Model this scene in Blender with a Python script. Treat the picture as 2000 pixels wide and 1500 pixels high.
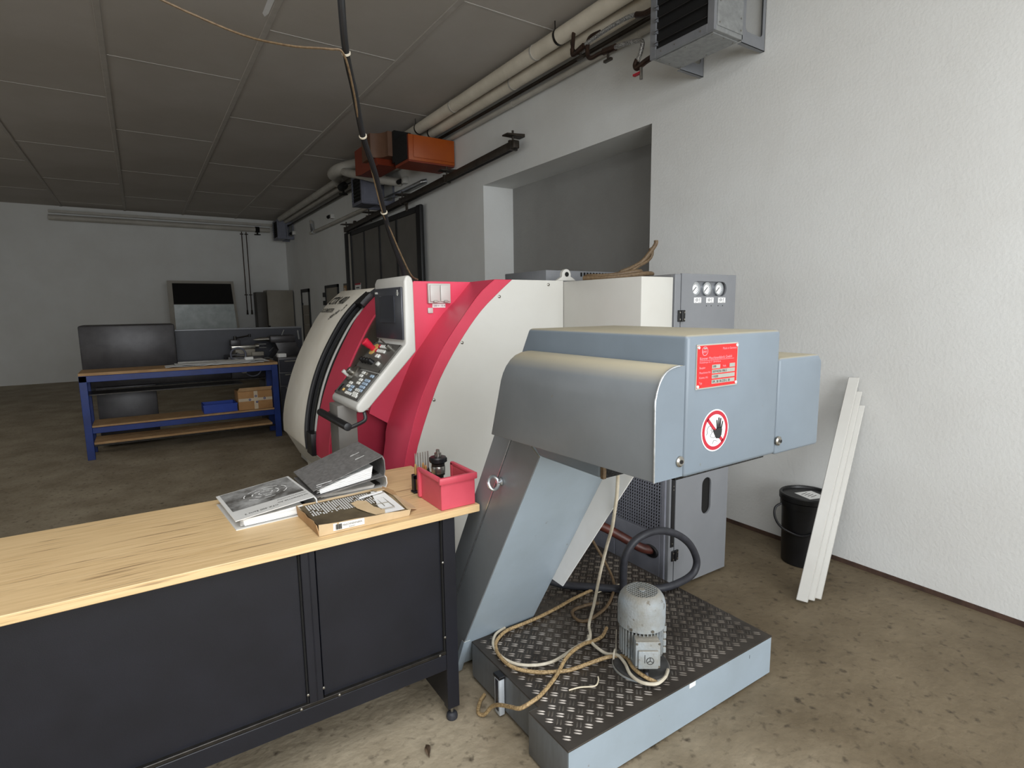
import bpy, bmesh, math, random
from mathutils import Vector, Matrix
from math import sin, cos, pi, radians
random.seed(7)
S = bpy.context.scene
C = S.collection
for o in list(bpy.data.objects):
    bpy.data.objects.remove(o)

# ------------------------------------------------------------------ camera
cam = bpy.data.cameras.new('camera')
cam.sensor_fit = 'HORIZONTAL'; cam.sensor_width = 36.0
cam.lens = 1093.34 / 2000 * 36.0
cam.shift_x = -4 / 2000
cam.clip_start = 0.05; cam.clip_end = 100
camo = bpy.data.objects.new('camera', cam); C.objects.link(camo)
pitch, roll, yaw = 0.135911522, -0.0122658102, 0.585048773
fw = Vector((sin(yaw) * cos(pitch), cos(yaw) * cos(pitch), -sin(pitch)))
rt = Vector((cos(yaw), -sin(yaw), 0)); up = rt.cross(fw)
rt2 = cos(roll) * rt + sin(roll) * up; up2 = -sin(roll) * rt + cos(roll) * up
mw = Matrix((rt2, up2, -fw)).transposed().to_4x4()
mw.translation = Vector((0, 0, 1.6))
camo.matrix_world = mw
S.camera = camo

# ------------------------------------------------------------------ light
def lin(c):
    return tuple(((v / 255) / 12.92 if v <= 10 else (((v / 255) + 0.055) / 1.055) ** 2.4) for v in c)

W = bpy.data.worlds.new('overcast_sky'); S.world = W; W.use_nodes = True
W.node_tree.nodes['Background'].inputs[0].default_value = (0.80, 0.90, 1.0, 1)
W.node_tree.nodes['Background'].inputs[1].default_value = 1.0

def area(name, loc, tgt, sx, sy, power, col=(1, 1, 1)):
    l = bpy.data.lights.new(name, 'AREA'); l.shape = 'RECTANGLE'; l.size = sx; l.size_y = sy
    l.energy = power; l.color = col
    o = bpy.data.objects.new(name, l); C.objects.link(o)
    o.location = loc
    o.rotation_euler = (Vector(tgt) - Vector(loc)).to_track_quat('-Z', 'Y').to_euler()
    return o
# daylight through the band of windows behind the camera, and through one window far down the left wall; the other lamps are added fill
area('window_daylight', (0.6, -3.62, 2.1), (0.9, 6, 1.5), 4.2, 2.4, 290, (0.95, 0.98, 1.0))
area('added_ceiling_fill', (-0.5, -0.6, 3.96), (-0.5, -0.6, 0), 2.2, 2.4, 150, (0.96, 0.98, 1.0))  # added lamp, made up to brighten the floor and upward-facing surfaces
area('added_left_fill', (-5.7, 1.6, 2.1), (3.5, 2.2, 1.4), 3.6, 1.6, 12, (0.99, 0.99, 1.0))  # added fill lamp for the left-facing sides
area('side_window_daylight', (-5.7, 9.0, 2.1), (3.5, 9.6, 1.6), 3.0, 1.6, 28, (1.0, 0.96, 0.88))
S.view_settings.view_transform = 'Standard'
S.view_settings.look = 'None'
S.view_settings.gamma = 1.0
S.view_settings.use_curve_mapping = False
S.view_settings.exposure = 0.0

# ------------------------------------------------------------------ materials
MATS = {}
def mat(name, rgb, rough=0.5, metal=0.0, rgb2=None, scale=8.0, detail=6.0, stretch=(1, 1, 1), bump=0.0, bscale=60.0,
        lo=0.35, hi=0.65, dust=None, spec=0.5, coat=0.0, emit=None, speck=None, trans=0.0):
    m = bpy.data.materials.new(name); m.use_nodes = True
    nt = m.node_tree; N = nt.nodes; L = nt.links; b = N['Principled BSDF']
    b.inputs['Roughness'].default_value = rough; b.inputs['Metallic'].default_value = metal
    b.inputs['Specular IOR Level'].default_value = spec
    if coat: b.inputs['Coat Weight'].default_value = coat
    if trans: b.inputs['Transmission Weight'].default_value = trans
    tc = N.new('ShaderNodeTexCoord'); mp = N.new('ShaderNodeMapping'); L.new(tc.outputs['Object'], mp.inputs[0])
    mp.inputs['Scale'].default_value = stretch
    c1 = lin(rgb); c2 = lin(rgb2) if rgb2 else tuple(min(1, v * 0.88) for v in c1)
    nz = N.new('ShaderNodeTexNoise'); nz.inputs['Scale'].default_value = scale; nz.inputs['Detail'].default_value = detail
    nz.inputs['Roughness'].default_value = 0.62
    L.new(mp.outputs[0], nz.inputs['Vector'])
    r = N.new('ShaderNodeValToRGB'); r.color_ramp.elements[0].position = lo; r.color_ramp.elements[1].position = hi
    r.color_ramp.elements[0].color = (*c2, 1); r.color_ramp.elements[1].color = (*c1, 1)
    L.new(nz.outputs['Fac'], r.inputs[0]); col = r.outputs[0]
    def mix(a, facsock, cc):
        x = N.new('ShaderNodeMix'); x.data_type = 'RGBA'
        L.new(facsock, x.inputs[0]); L.new(a, x.inputs[6]); x.inputs[7].default_value = (*lin(cc), 1)
        return x.outputs[2]
    if speck:
        n2 = N.new('ShaderNodeTexNoise'); n2.inputs['Scale'].default_value = speck[1]; n2.inputs['Detail'].default_value = 5
        L.new(mp.outputs[0], n2.inputs['Vector'])
        r2 = N.new('ShaderNodeValToRGB'); r2.color_ramp.elements[0].position = speck[2]; r2.color_ramp.elements[1].position = speck[3]
        L.new(n2.outputs['Fac'], r2.inputs[0]); col = mix(col, r2.outputs[0], speck[0])
    if dust:
        g = N.new('ShaderNodeNewGeometry'); sx = N.new('ShaderNodeSeparateXYZ'); L.new(g.outputs['Normal'], sx.inputs[0])
        r3 = N.new('ShaderNodeMapRange'); r3.inputs['From Min'].default_value = 0.45; r3.inputs['From Max'].default_value = 0.95
        r3.inputs['To Max'].default_value = 0.85
        L.new(sx.outputs['Z'], r3.inputs[0]); col = mix(col, r3.outputs[0], dust)
    L.new(col, b.inputs['Base Color'])
    if bump:
        n3 = N.new('ShaderNodeTexNoise'); n3.inputs['Scale'].default_value = bscale; n3.inputs['Detail'].default_value = 6
        L.new(mp.outputs[0], n3.inputs['Vector'])
        bp = N.new('ShaderNodeBump'); bp.inputs['Strength'].default_value = bump; bp.inputs['Distance'].default_value = 0.01
        L.new(n3.outputs['Fac'], bp.inputs['Height']); L.new(bp.outputs[0], b.inputs['Normal'])
    if emit:
        b.inputs['Emission Color'].default_value = (*lin(rgb), 1); b.inputs['Emission Strength'].default_value = emit
    MATS[name] = m
    return m

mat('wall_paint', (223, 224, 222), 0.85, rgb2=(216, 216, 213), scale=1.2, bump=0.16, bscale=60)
mat('niche_shade_paint', (150, 149, 146), 0.85, rgb2=(142, 141, 138), scale=1.5, bump=0.25, bscale=45)  # darker than the walls: the niche's shade is put into its colour
mat('ceiling_board', (184, 178, 171), 0.9, rgb2=(172, 165, 156), scale=0.6, bump=0.08, bscale=80)
mat('batten', (180, 174, 167), 0.7, rgb2=(170, 164, 156))
mat('batten_light', (196, 192, 186), 0.6)
mat('concrete', (176, 164, 142), 0.72, rgb2=(130, 117, 95), scale=2.2, detail=14, bump=0.55, bscale=26, lo=0.28, hi=0.72,
    speck=((74, 64, 50), 24.0, 0.58, 0.78))
mat('cream_paint', (200, 199, 193), 0.32, rgb2=(195, 193, 186), scale=2.0)
mat('door_paint', (236, 231, 219), 0.34, rgb2=(222, 215, 200), scale=5.0, lo=0.25, hi=0.7)
mat('cream_plastic', (200, 199, 194), 0.35, rgb2=(195, 193, 187), scale=4.0)
mat('red_paint', (226, 76, 104), 0.36, rgb2=(220, 70, 96), scale=2.0)
mat('red_dark_paint', (204, 58, 84), 0.40, rgb2=(192, 50, 74), scale=3.0)
mat('black_metal', (27, 28, 35), 0.36, spec=0.35, rgb2=(22, 23, 29), scale=5.0, bump=0.06, bscale=420)
mat('black_plastic', (24, 24, 27), 0.42, rgb2=(18, 18, 20))
mat('black_rubber', (52, 53, 60), 0.55, rgb2=(40, 41, 47), scale=30)
mat('void', (10, 9, 8), 0.9, rgb2=(7, 6, 6))
mat('interior', (64, 58, 50), 0.28, rgb2=(52, 47, 40), scale=3)
mat('blue_grey', (152, 165, 176), 0.40, rgb2=(145, 157, 166), scale=3.5, dust=(172, 162, 136), speck=((120, 116, 108), 38.0, 0.70, 0.78))
mat('blue_grey_head_shaded', (113, 124, 134), 0.42, rgb2=(107, 117, 126), scale=3.5, dust=(160, 150, 124), speck=((104, 100, 92), 38.0, 0.71, 0.79))  # same paint as the incline, darkened: uneven light put into the head's colour
mat('blue_grey_side_shaded', (118, 122, 125), 0.38, rgb2=(110, 114, 117), scale=3.5, dust=(172, 162, 136), speck=((112, 106, 96), 40.0, 0.71, 0.80))  # same paint, greyer and darker: shade of left-facing sides put into the colour
mat('steel_edge', (205, 208, 210), 0.3, 0.8, rgb2=(170, 172, 172), scale=40)
mat('cabinet_grey', (126, 126, 126), 0.42, rgb2=(119, 119, 119), scale=2.5)
mat('cabinet_blue', (128, 130, 134), 0.42, rgb2=(121, 123, 127), scale=2.5)
mat('grille_grey', (134, 136, 146), 0.4, 0.2, rgb2=(122, 124, 134))
mat('white_sheet', (246, 246, 246), 0.3, rgb2=(238, 237, 235), scale=3.5)
mat('tread_steel', (86, 80, 74), 0.42, 0.55, rgb2=(60, 54, 49), scale=5.0, detail=9, lo=0.3, hi=0.7)
mat('tread_worn', (140, 134, 127), 0.40, 0.85, rgb2=(74, 67, 61), scale=5.0, lo=0.30, hi=0.60)
mat('tank_side_shaded', (98, 101, 103), 0.4, rgb2=(88, 90, 91), scale=6, stretch=(6, 6, 1), speck=((74, 66, 58), 30.0, 0.68, 0.80))  # paint darkened to carry the shade of the tank's left side; specks are dirt
mat('gauge_alu', (206, 212, 218), 0.4, 0.2)
mat('motor_paint', (158, 166, 172), 0.5, rgb2=(140, 140, 134), scale=9.0, dust=(150, 144, 132), speck=((96, 88, 76), 48.0, 0.62, 0.72), bump=0.25, bscale=120)
mat('motor_dark', (70, 70, 70), 0.55, rgb2=(44, 42, 40), scale=12)
mat('chrome', (214, 218, 222), 0.28, 0.95, rgb2=(196, 200, 204))
mat('steel', (168, 166, 160), 0.28, 0.9, rgb2=(140, 136, 128), scale=20)
mat('dark_steel', (60, 57, 54), 0.35, 0.7, rgb2=(42, 40, 38), scale=20)
mat('brass', (214, 176, 116), 0.3, 0.8, rgb2=(190, 150, 92), scale=20)
mat('bronze_valve', (72, 54, 44), 0.42, 0.6, rgb2=(52, 38, 32), scale=20)
mat('braid_hose', (190, 190, 188), 0.38, 0.6, rgb2=(100, 98, 96), scale=120, lo=0.42, hi=0.56)
mat('pipe_cover', (222, 213, 196), 0.6, rgb2=(206, 197, 180), scale=4)
mat('pipe_white', (186, 182, 173), 0.5, rgb2=(170, 165, 156), scale=4)
mat('orange_duct', (164, 76, 6), 0.5, rgb2=(154, 68, 5), scale=4)
mat('orange_red_duct', (132, 56, 34), 0.5, rgb2=(122, 48, 28), scale=4)
mat('brown_duct', (104, 74, 54), 0.55, rgb2=(92, 62, 44), scale=4)
mat('heater_sheet', (150, 152, 152), 0.42, 0.3, rgb2=(132, 134, 134), scale=26, detail=8)
mat('heater_frame', (128, 130, 134), 0.4, 0.2, rgb2=(120, 122, 126))
mat('heater_far', (110, 112, 124), 0.45, 0.2, rgb2=(100, 102, 114))
mat('slider_panel', (98, 95, 90), 0.5, rgb2=(88, 85, 80), scale=3)
mat('slider_frame', (20, 20, 22), 0.5, rgb2=(14, 14, 15))
mat('rail_brown', (62, 54, 46), 0.5, 0.4, rgb2=(46, 40, 34), scale=8)
mat('beech', (226, 196, 150), 0.42, rgb2=(204, 172, 124), scale=3.0, detail=8, stretch=(1.2, 26, 26), lo=0.3, hi=0.7,
    speck=((120, 92, 64), 3.2, 0.60, 0.74))
mat('paper', (238, 238, 236), 0.7, rgb2=(228, 228, 226), scale=6)
mat('paper_edges', (240, 240, 238), 0.75, rgb2=(206, 206, 204), scale=16, stretch=(1, 1, 14))
mat('binder_grey', (122, 120, 118), 0.6, rgb2=(98, 96, 94), scale=60, detail=10)
mat('binder_white', (214, 213, 210), 0.5, rgb2=(204, 203, 199), scale=5)
mat('binder_inner', (200, 200, 196), 0.6)
mat('photo_print', (168, 168, 166), 0.4, rgb2=(84, 82, 78), scale=14, detail=9, lo=0.36, hi=0.66)
mat('carton', (206, 182, 146), 0.75, rgb2=(190, 164, 126), scale=9)
mat('carton_dark', (180, 146, 104), 0.75, rgb2=(162, 126, 86), scale=8)
mat('oily_sheet', (104, 92, 70), 0.6, rgb2=(70, 60, 44), scale=8, detail=9)
mat('print_ink', (70, 66, 60), 0.7)
mat('ink_black', (22, 22, 22), 0.6)
mat('sign_red', (172, 24, 44), 0.5, rgb2=(164, 20, 40))
mat('plate_red', (206, 26, 26), 0.42, rgb2=(198, 23, 23))
mat('plate_pink', (250, 150, 160), 0.5)
mat('plate_silver', (190, 190, 182), 0.35, 0.6, rgb2=(170, 170, 162))
mat('sign_white', (240, 240, 240), 0.5)
mat('bin_red', (208, 82, 98), 0.42, rgb2=(198, 72, 88), scale=6)
mat('cable_beige', (180, 154, 112), 0.6, rgb2=(128, 104, 70), scale=140, lo=0.4, hi=0.6)
mat('cable_white', (206, 198, 180), 0.55, rgb2=(186, 176, 156), scale=30)
mat('cable_brown', (112, 92, 66), 0.6, rgb2=(84, 66, 46), scale=90)
mat('hose_red', (92, 44, 34), 0.45, rgb2=(58, 28, 22), scale=14)
mat('screen_bezel', (58, 60, 68), 0.34, rgb2=(54, 56, 63), scale=3)
mat('screen_glass', (44, 46, 56), 0.16, rgb2=(40, 42, 50))
mat('key_panel', (92, 90, 86), 0.42, rgb2=(86, 84, 80))
mat('key_white', (226, 226, 220), 0.4)
mat('key_blue', (160, 180, 200), 0.4)
mat('estop_red', (206, 34, 60), 0.35)
mat('estop_yellow', (226, 186, 110), 0.45)
mat('blue_bench', (20, 52, 128), 0.45, rgb2=(16, 44, 112), scale=6)
mat('blue_bin', (18, 60, 160), 0.45)
mat('lathe_dark', (66, 64, 66), 0.4, 0.2, rgb2=(50, 48, 50), scale=6)
mat('lathe_blue_black', (40, 41, 52), 0.45, rgb2=(34, 35, 44))
mat('box_card', (186, 142, 94), 0.75, rgb2=(170, 126, 80), scale=6)
mat('tape', (214, 196, 170), 0.4)
mat('panel_grey', (146, 140, 128), 0.5, rgb2=(136, 130, 118), scale=2)
mat('panel_dark', (84, 80, 74), 0.5)
mat('tile', (150, 142, 130), 0.4)
mat('leaf_brown', (92, 74, 56), 0.7, rgb2=(60, 46, 34), scale=40)
mat('string', (222, 210, 184), 0.7)
mat('pail_black', (20, 20, 22), 0.42, rgb2=(14, 14, 15))
mat('window_frame', (120, 120, 118), 0.5)
mat('window_glass', (230, 238, 242), 0.05, trans=1.0)
mat('dusty_glass', (176, 184, 184), 0.3, rgb2=(140, 150, 148), scale=4)
mat('chips', (30, 29, 28), 0.4, 0.5, rgb2=(8, 8, 8), scale=90, bump=1.0, bscale=90)
mat('console_block', (112, 108, 102), 0.5)
mat('wall_dirt', (84, 62, 50), 0.9, rgb2=(60, 44, 36), scale=12)
mat('louvre', (46, 42, 40), 0.5, 0.2)

# ------------------------------------------------------------------ mesh helpers
class MB:
    def __init__(s): s.v = []; s.f = []
    def add(s, vs, fs):
        n = len(s.v); s.v += [tuple(p) for p in vs]; s.f += [tuple(i + n for i in f) for f in fs]; return s
    def box(s, x0, x1, y0, y1, z0, z1):
        return s.add([(x0, y0, z0), (x1, y0, z0), (x1, y1, z0), (x0, y1, z0), (x0, y0, z1), (x1, y0, z1), (x1, y1, z1), (x0, y1, z1)],
                     [(0, 3, 2, 1), (4, 5, 6, 7), (0, 1, 5, 4), (1, 2, 6, 5), (2, 3, 7, 6), (3, 0, 4, 7)])
    def obox(s, c, ax, ay, az, hx, hy, hz):
        c = Vector(c); ax = Vector(ax).normalized() * hx; ay = Vector(ay).normalized() * hy; az = Vector(az).normalized() * hz
        vs = [c + i * ax + j * ay + k * az for k in (-1, 1) for (i, j) in ((-1, -1), (1, -1), (1, 1), (-1, 1))]
        return s.add(vs, [(0, 3, 2, 1), (4, 5, 6, 7), (0, 1, 5, 4), (1, 2, 6, 5), (2, 3, 7, 6), (3, 0, 4, 7)])
    def prism(s, pts, axis, a, b):
        def w(p, t): return {'x': (t, p[0], p[1]), 'y': (p[0], t, p[1]), 'z': (p[0], p[1], t)}[axis]
        n = len(pts); vs = [w(p, a) for p in pts] + [w(p, b) for p in pts]
        return s.add(vs, [tuple(range(n - 1, -1, -1)), tuple(range(n, 2 * n))] + [(i, (i + 1) % n, n + (i + 1) % n, n + i) for i in range(n)])
    def slab(s, pts, off):                       # planar polygon thickened by vector off
        n = len(pts); off = Vector(off); vs = [Vector(p) for p in pts] + [Vector(p) + off for p in pts]
        return s.add(vs, [tuple(range(n - 1, -1, -1)), tuple(range(n, 2 * n))] + [(i, (i + 1) % n, n + (i + 1) % n, n + i) for i in range(n)])
    def cyl(s, p0, p1, r0, r1=None, n=16):
        r1 = r0 if r1 is None else r1
        p0 = Vector(p0); p1 = Vector(p1); d = (p1 - p0).normalized()
        a = d.orthogonal().normalized(); b = d.cross(a)
        vs = [p0 + (a * cos(2 * pi * i / n) + b * sin(2 * pi * i / n)) * r0 for i in range(n)] + [p1 + (a * cos(2 * pi * i / n) + b * sin(2 * pi * i / n)) * r1 for i in range(n)]
        return s.add(vs, [tuple(range(n - 1, -1, -1)), tuple(range(n, 2 * n))] + [(i, (i + 1) % n, n + (i + 1) % n, n + i) for i in range(n)])
    def ring(s, p0, p1, ri, ro, n=24):
        p0 = Vector(p0); p1 = Vector(p1); d = (p1 - p0).normalized(); a = d.orthogonal().normalized(); b = d.cross(a)
        vs = []
        for p, r in ((p0, ri), (p0, ro), (p1, ro), (p1, ri)):
            vs += [p + (a * cos(2 * pi * i / n) + b * sin(2 * pi * i / n)) * r for i in range(n)]
        fs = []
        for k in range(4):
            for i in range(n):
                j = (i + 1) % n; k2 = (k + 1) % 4
                fs.append((k * n + i, k * n + j, k2 * n + j, k2 * n + i))
        return s.add(vs, fs)
    def rev(s, prof, c, n=32, axis=(0, 0, 1)):     # surface of revolution: prof (r, h) from the bottom up
        c = Vector(c); d = Vector(axis).normalized(); a = d.orthogonal().normalized(); b = d.cross(a); vs = []
        for r, h in prof:
            vs += [c + d * h + (a * cos(2 * pi * i / n) + b * sin(2 * pi * i / n)) * r for i in range(n)]
        fs = [(k * n + i, k * n + (i + 1) % n, (k + 1) * n + (i + 1) % n, (k + 1) * n + i) for k in range(len(prof) - 1) for i in range(n)]
        fs.append(tuple(range(n - 1, -1, -1))); m = (len(prof) - 1) * n; fs.append(tuple(range(m, m + n)))
        return s.add(vs, fs)
    def tube(s, pts, r, n=10, sub=6, closed=False):
        P = [Vector(p) for p in pts]
        if sub > 1:
            Q = []; m = len(P)
            rng = range(m) if closed else range(m - 1)
            for i in rng:
                g = lambda k: P[k % m] if closed else P[max(0, min(m - 1, k))]
                p0, p1, p2, p3 = g(i - 1), g(i), g(i + 1), g(i + 2)
                for k in range(sub):
                    t = k / sub
                    Q.append(0.5 * ((2 * p1) + (p2 - p0) * t + (2 * p0 - 5 * p1 + 4 * p2 - p3) * t * t + (3 * p1 - p0 - 3 * p2 + p3) * t ** 3))
            if not closed: Q.append(P[-1])
            P = Q
        m = len(P); vs = []; a = None
        for i in range(m):
            if closed: d = P[(i + 1) % m] - P[i - 1]
            else: d = P[min(m - 1, i + 1)] - P[max(0, i - 1)]
            d.normalize()
            if a is None: a = d.orthogonal().normalized()
            else:
                a = a - d * a.dot(d)
                a = d.orthogonal().normalized() if a.length < 1e-5 else a.normalized()
            b = d.cross(a)
            vs += [P[i] + (a * cos(2 * pi * k / n) + b * sin(2 * pi * k / n)) * r for k in range(n)]
        fs = [(i * n + k, i * n + (k + 1) % n, ((i + 1) % m) * n + (k + 1) % n, ((i + 1) % m) * n + k) for i in range(m if closed else m - 1) for k in range(n)]
        if not closed: fs += [tuple(range(n - 1, -1, -1)), tuple(range((m - 1) * n, m * n))]
        return s.add(vs, fs)
    def build(s, name, material, parent=None, bevel=0, smooth=35, origin=None, seg=2):
        me = bpy.data.meshes.new(name)
        off = Vector(origin) if origin else Vector((0, 0, 0))
        me.from_pydata([Vector(p) - off for p in s.v], [], s.f)
        bm = bmesh.new(); bm.from_mesh(me)
        bmesh.ops.recalc_face_normals(bm, faces=bm.faces)
        if bevel:
            es = [e for e in bm.edges if len(e.link_faces) == 2 and e.calc_face_angle(0) > radians(32)]
            bmesh.ops.bevel(bm, geom=es, offset=bevel, segments=seg, affect='EDGES', profile=0.5, clamp_overlap=True)
        bm.to_mesh(me); bm.free()
        if smooth:
            for p in me.polygons: p.use_smooth = True
            me.set_sharp_from_angle(angle=radians(smooth))
        me.materials.append(MATS[material])
        o = bpy.data.objects.new(name, me); C.objects.link(o)
        if parent is not None:
            o.parent = parent
            o.location = -parent.location if parent.type == 'EMPTY' else (0, 0, 0)
            if origin: o.location = Vector(o.location) + off
        elif origin: o.location = off
        return o

def tag(o, label, cat, group=None):
    o['label'] = label; o['category'] = cat
    if group: o['group'] = group
    return o
def thing(name, label, cat, loc, group=None):
    o = bpy.data.objects.new(name, None); o.empty_display_size = 0.1; C.objects.link(o); o.location = loc
    return tag(o, label, cat, group)
def struct(o): o['kind'] = 'structure'; return o
def lab(o, t): o['label'] = t; return o

def text(name, body, size, fn, material, parent, align='LEFT', shear=0.0, thick=False):
    cu = bpy.data.curves.new(name, 'FONT'); cu.body = body; cu.size = size; cu.align_x = align; cu.shear = shear
    cu.resolution_u = 2
    if thick: cu.offset = size * 0.02
    t = bpy.data.objects.new(name, cu); C.objects.link(t)
    dg = bpy.context.evaluated_depsgraph_get()
    me = bpy.data.meshes.new_from_object(t.evaluated_get(dg)); bpy.data.objects.remove(t)
    for v in me.vertices: v.co = Vector(fn(v.co.x, v.co.y))
    me.materials.clear(); me.materials.append(MATS[material]); me.name = name
    o = bpy.data.objects.new(name, me); C.objects.link(o)
    if parent is not None:
        o.parent = parent; o.location = -parent.location if parent.type == 'EMPTY' else (0, 0, 0)
    return o

# ================================================================== THE SETTING
XW = 3.52; YB = 16.6; ZC = 4.0; XL = -5.9; YF = -3.6
struct(MB().box(XL - 0.2, 4.6, YF - 0.3, YB + 0.3, -0.12, 0).build('floor', 'concrete'))
# oil-soiled zone of the concrete round the machine (a stain with its own wavy border)
nt = MATS['concrete'].node_tree; N = nt.nodes; L = nt.links; bs = N['Principled BSDF']
tc = N.new('ShaderNodeTexCoord'); sp = N.new('ShaderNodeSeparateXYZ'); L.new(tc.outputs['Object'], sp.inputs[0])
n1 = N.new('ShaderNodeTexNoise'); n1.inputs['Scale'].default_value = 1.6; n1.inputs['Detail'].default_value = 8; L.new(tc.outputs['Object'], n1.inputs['Vector'])
ad = N.new('ShaderNodeMath'); ad.operation = 'MULTIPLY_ADD'; ad.inputs[1].default_value = 2.4; L.new(n1.outputs['Fac'], ad.inputs[0]); L.new(sp.outputs['X'], ad.inputs[2])
mr = N.new('ShaderNodeMapRange'); mr.interpolation_type = 'SMOOTHSTEP'; mr.inputs['From Min'].default_value = 1.9; mr.inputs['From Max'].default_value = 3.4; mr.inputs['To Max'].default_value = 0.95
L.new(ad.outputs[0], mr.inputs[0])
mx = N.new('ShaderNodeMix'); mx.data_type = 'RGBA'; mx.blend_type = 'MULTIPLY'; mx.inputs[7].default_value = (0.42, 0.38, 0.32, 1)
src = bs.inputs['Base Color'].links[0].from_socket
L.new(mr.outputs[0], mx.inputs[0]); L.new(src, mx.inputs[6]); L.new(mx.outputs[2], bs.inputs['Base Color'])
# ceiling: slab, boards and battens
ceil = struct(MB().box(XL - 0.2, XW + 0.2, YF - 0.3, YB + 0.3, ZC + 0.03, ZC + 0.15).build('ceiling', 'batten'))
xs = [XW - 0.01 - 1.195 * i for i in range(9)]
pm = None
for i in range(8):
    for j in range(-3, 7):
        ya = 4.19 + (1.30 if i % 2 else 0) + 2.60 * j
        yb_ = min(ya + 2.60, YB)
        if ya > YB - 0.1 or (i > 4 and ya < -1): continue
        if pm is None:
            pm = MB().box(-0.585, 0.585, -1.296, 1.296, 0, 0.029).build('ceiling_panel', 'ceiling_board', ceil, bevel=0.003, seg=1); o = pm
        else:
            o = pm.copy(); C.objects.link(o); o.parent = ceil
        o.location = ((xs[i] + xs[i + 1]) / 2, (ya + yb_) / 2, ZC); o.scale.y = (yb_ - ya) / 2.6
        MB().box(xs[i + 1] + 0.03, xs[i] - 0.03, ya - 0.007, ya + 0.007, ZC - 0.003, ZC + 0.02).build('cover_strip', 'batten_light', ceil)
for i in range(1, 8):
    MB().box(xs[i] - 0.026, xs[i] + 0.026, YF, YB, ZC - 0.010, ZC + 0.02).build('batten', 'batten', ceil, bevel=0.004, seg=1)
# right wall with the deep niche
NY0, NY1, NZ, ND = 3.285, 5.922, 3.035, 0.42
m = MB().box(XW, 4.45, YF - 0.2, NY0, 0, ZC + 0.03)
m.box(XW, 4.45, NY1, YB + 0.2, 0, ZC + 0.03)
m.box(XW, 4.45, NY0, NY1, NZ, ZC + 0.03)
struct(m.build('wall_right', 'wall_paint'))
struct(MB().box(XW + ND, 4.44, NY0, NY1, 0, NZ).build('wall_niche', 'niche_shade_paint'))
struct(MB().box(XL, XW, YB, YB + 0.2, 0, ZC + 0.03).build('wall_back', 'wall_paint'))
# left wall with one window and a nearer opening added for the fill lamp, front wall (behind the camera) with a band of three windows
m = MB().box(XL - 0.2, XL, YF - 0.2, -0.3, 0, ZC + 0.03).box(XL - 0.2, XL, 3.5, 7.5, 0, ZC + 0.03).box(XL - 0.2, XL, 10.5, YB + 0.2, 0, ZC + 0.03)
for (a, b) in ((-0.3, 3.5), (7.5, 10.5)):
    m.box(XL - 0.2, XL, a, b, 0, 1.3).box(XL - 0.2, XL, a, b, 2.9, ZC + 0.03)
struct(m.build('wall_left', 'wall_paint'))
m = MB().box(XL, -1.6, YF - 0.2, YF, 0, ZC + 0.03).box(2.8, XW, YF - 0.2, YF, 0, ZC + 0.03)
m.box(-1.6, 2.8, YF - 0.2, YF, 0, 0.85).box(-1.6, 2.8, YF - 0.2, YF, 3.35, ZC + 0.03)
struct(m.build('wall_front', 'wall_paint'))
k = 0
for (a, b) in ((-1.6, -0.13), (-0.13, 1.33), (1.33, 2.8)):
    k += 1
    w = MB().box(a, a + 0.05, YF - 0.19, YF - 0.13, 0.85, 3.35).box(b - 0.05, b, YF - 0.19, YF - 0.13, 0.85, 3.35)
    w.box(a, b, YF - 0.19, YF - 0.13, 0.85, 0.91).box(a, b, YF - 0.19, YF - 0.13, 3.29, 3.35)
    w = struct(w.build('window_%d' % k, 'window_frame'))
    MB().box(a + 0.05, b - 0.05, YF - 0.17, YF - 0.162, 0.91, 3.29).build('pane', 'window_glass', w)
for (a, b) in ((-0.3, 3.5), (7.5, 10.5)):  # the nearer opening is added to go with the left fill lamp
    k += 1
    w = MB().box(XL - 0.19, XL - 0.13, a, a + 0.06, 1.3, 2.9).box(XL - 0.19, XL - 0.13, b - 0.06, b, 1.3, 2.9)
    w.box(XL - 0.19, XL - 0.13, a, b, 1.3, 1.36).box(XL - 0.19, XL - 0.13, a, b, 2.84, 2.9)
    w = struct(w.build('window_%d' % k, 'window_frame'))
    MB().box(XL - 0.17, XL - 0.162, a + 0.06, b - 0.06, 1.36, 2.84).build('pane', 'window_glass', w)
sk = struct(MB().box(-1.7, -1.6, -1.9, 0.7, 3.93, ZC).box(0.6, 0.7, -1.9, 0.7, 3.93, ZC).box(-1.6, 0.6, -1.9, -1.8, 3.93, ZC).box(-1.6, 0.6, 0.6, 0.7, 3.93, ZC).build('window_6', 'window_frame'))  # unseen skylight frame, made up to go with the added ceiling lamp
MB().box(-1.6, 0.6, -1.8, 0.6, 3.975, 3.985).build('pane', 'window_glass', sk)
# dirt strip where the floor meets the wall
struct(MB().box(XW - 0.006, XW, YF, NY0, 0.0, 0.028).build('baseboard_right', 'wall_dirt'))

# open door at the far end of the right wall, seen with its tiled room behind
d = struct(MB().box(XW - 0.03, XW + 0.001, 15.02, 15.1, 0, 2.12).box(XW - 0.03, XW + 0.001, 14.3, 14.37, 0, 2.12).box(XW - 0.03, XW + 0.001, 14.3, 15.1, 2.04, 2.12).build('door_1', 'slider_frame'))
m = MB()
MB().box(XW - 0.012, XW - 0.002, 14.37, 15.02, 1.78, 2.04).build('door_top_light', 'wall_paint', d)
t0 = None
for r_ in range(7):
    for c_ in range(2):
        if t0 is None:
            t0 = MB().box(-0.006, 0.004, -0.158, 0.158, -0.118, 0.118).build('tile', 'tile', d, bevel=0.002, seg=1); o = t0
        else:
            o = t0.copy(); C.objects.link(o); o.parent = d
        o.location = (XW - 0.012, 14.53 + 0.325 * c_, 0.13 + 0.245 * r_)
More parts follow.
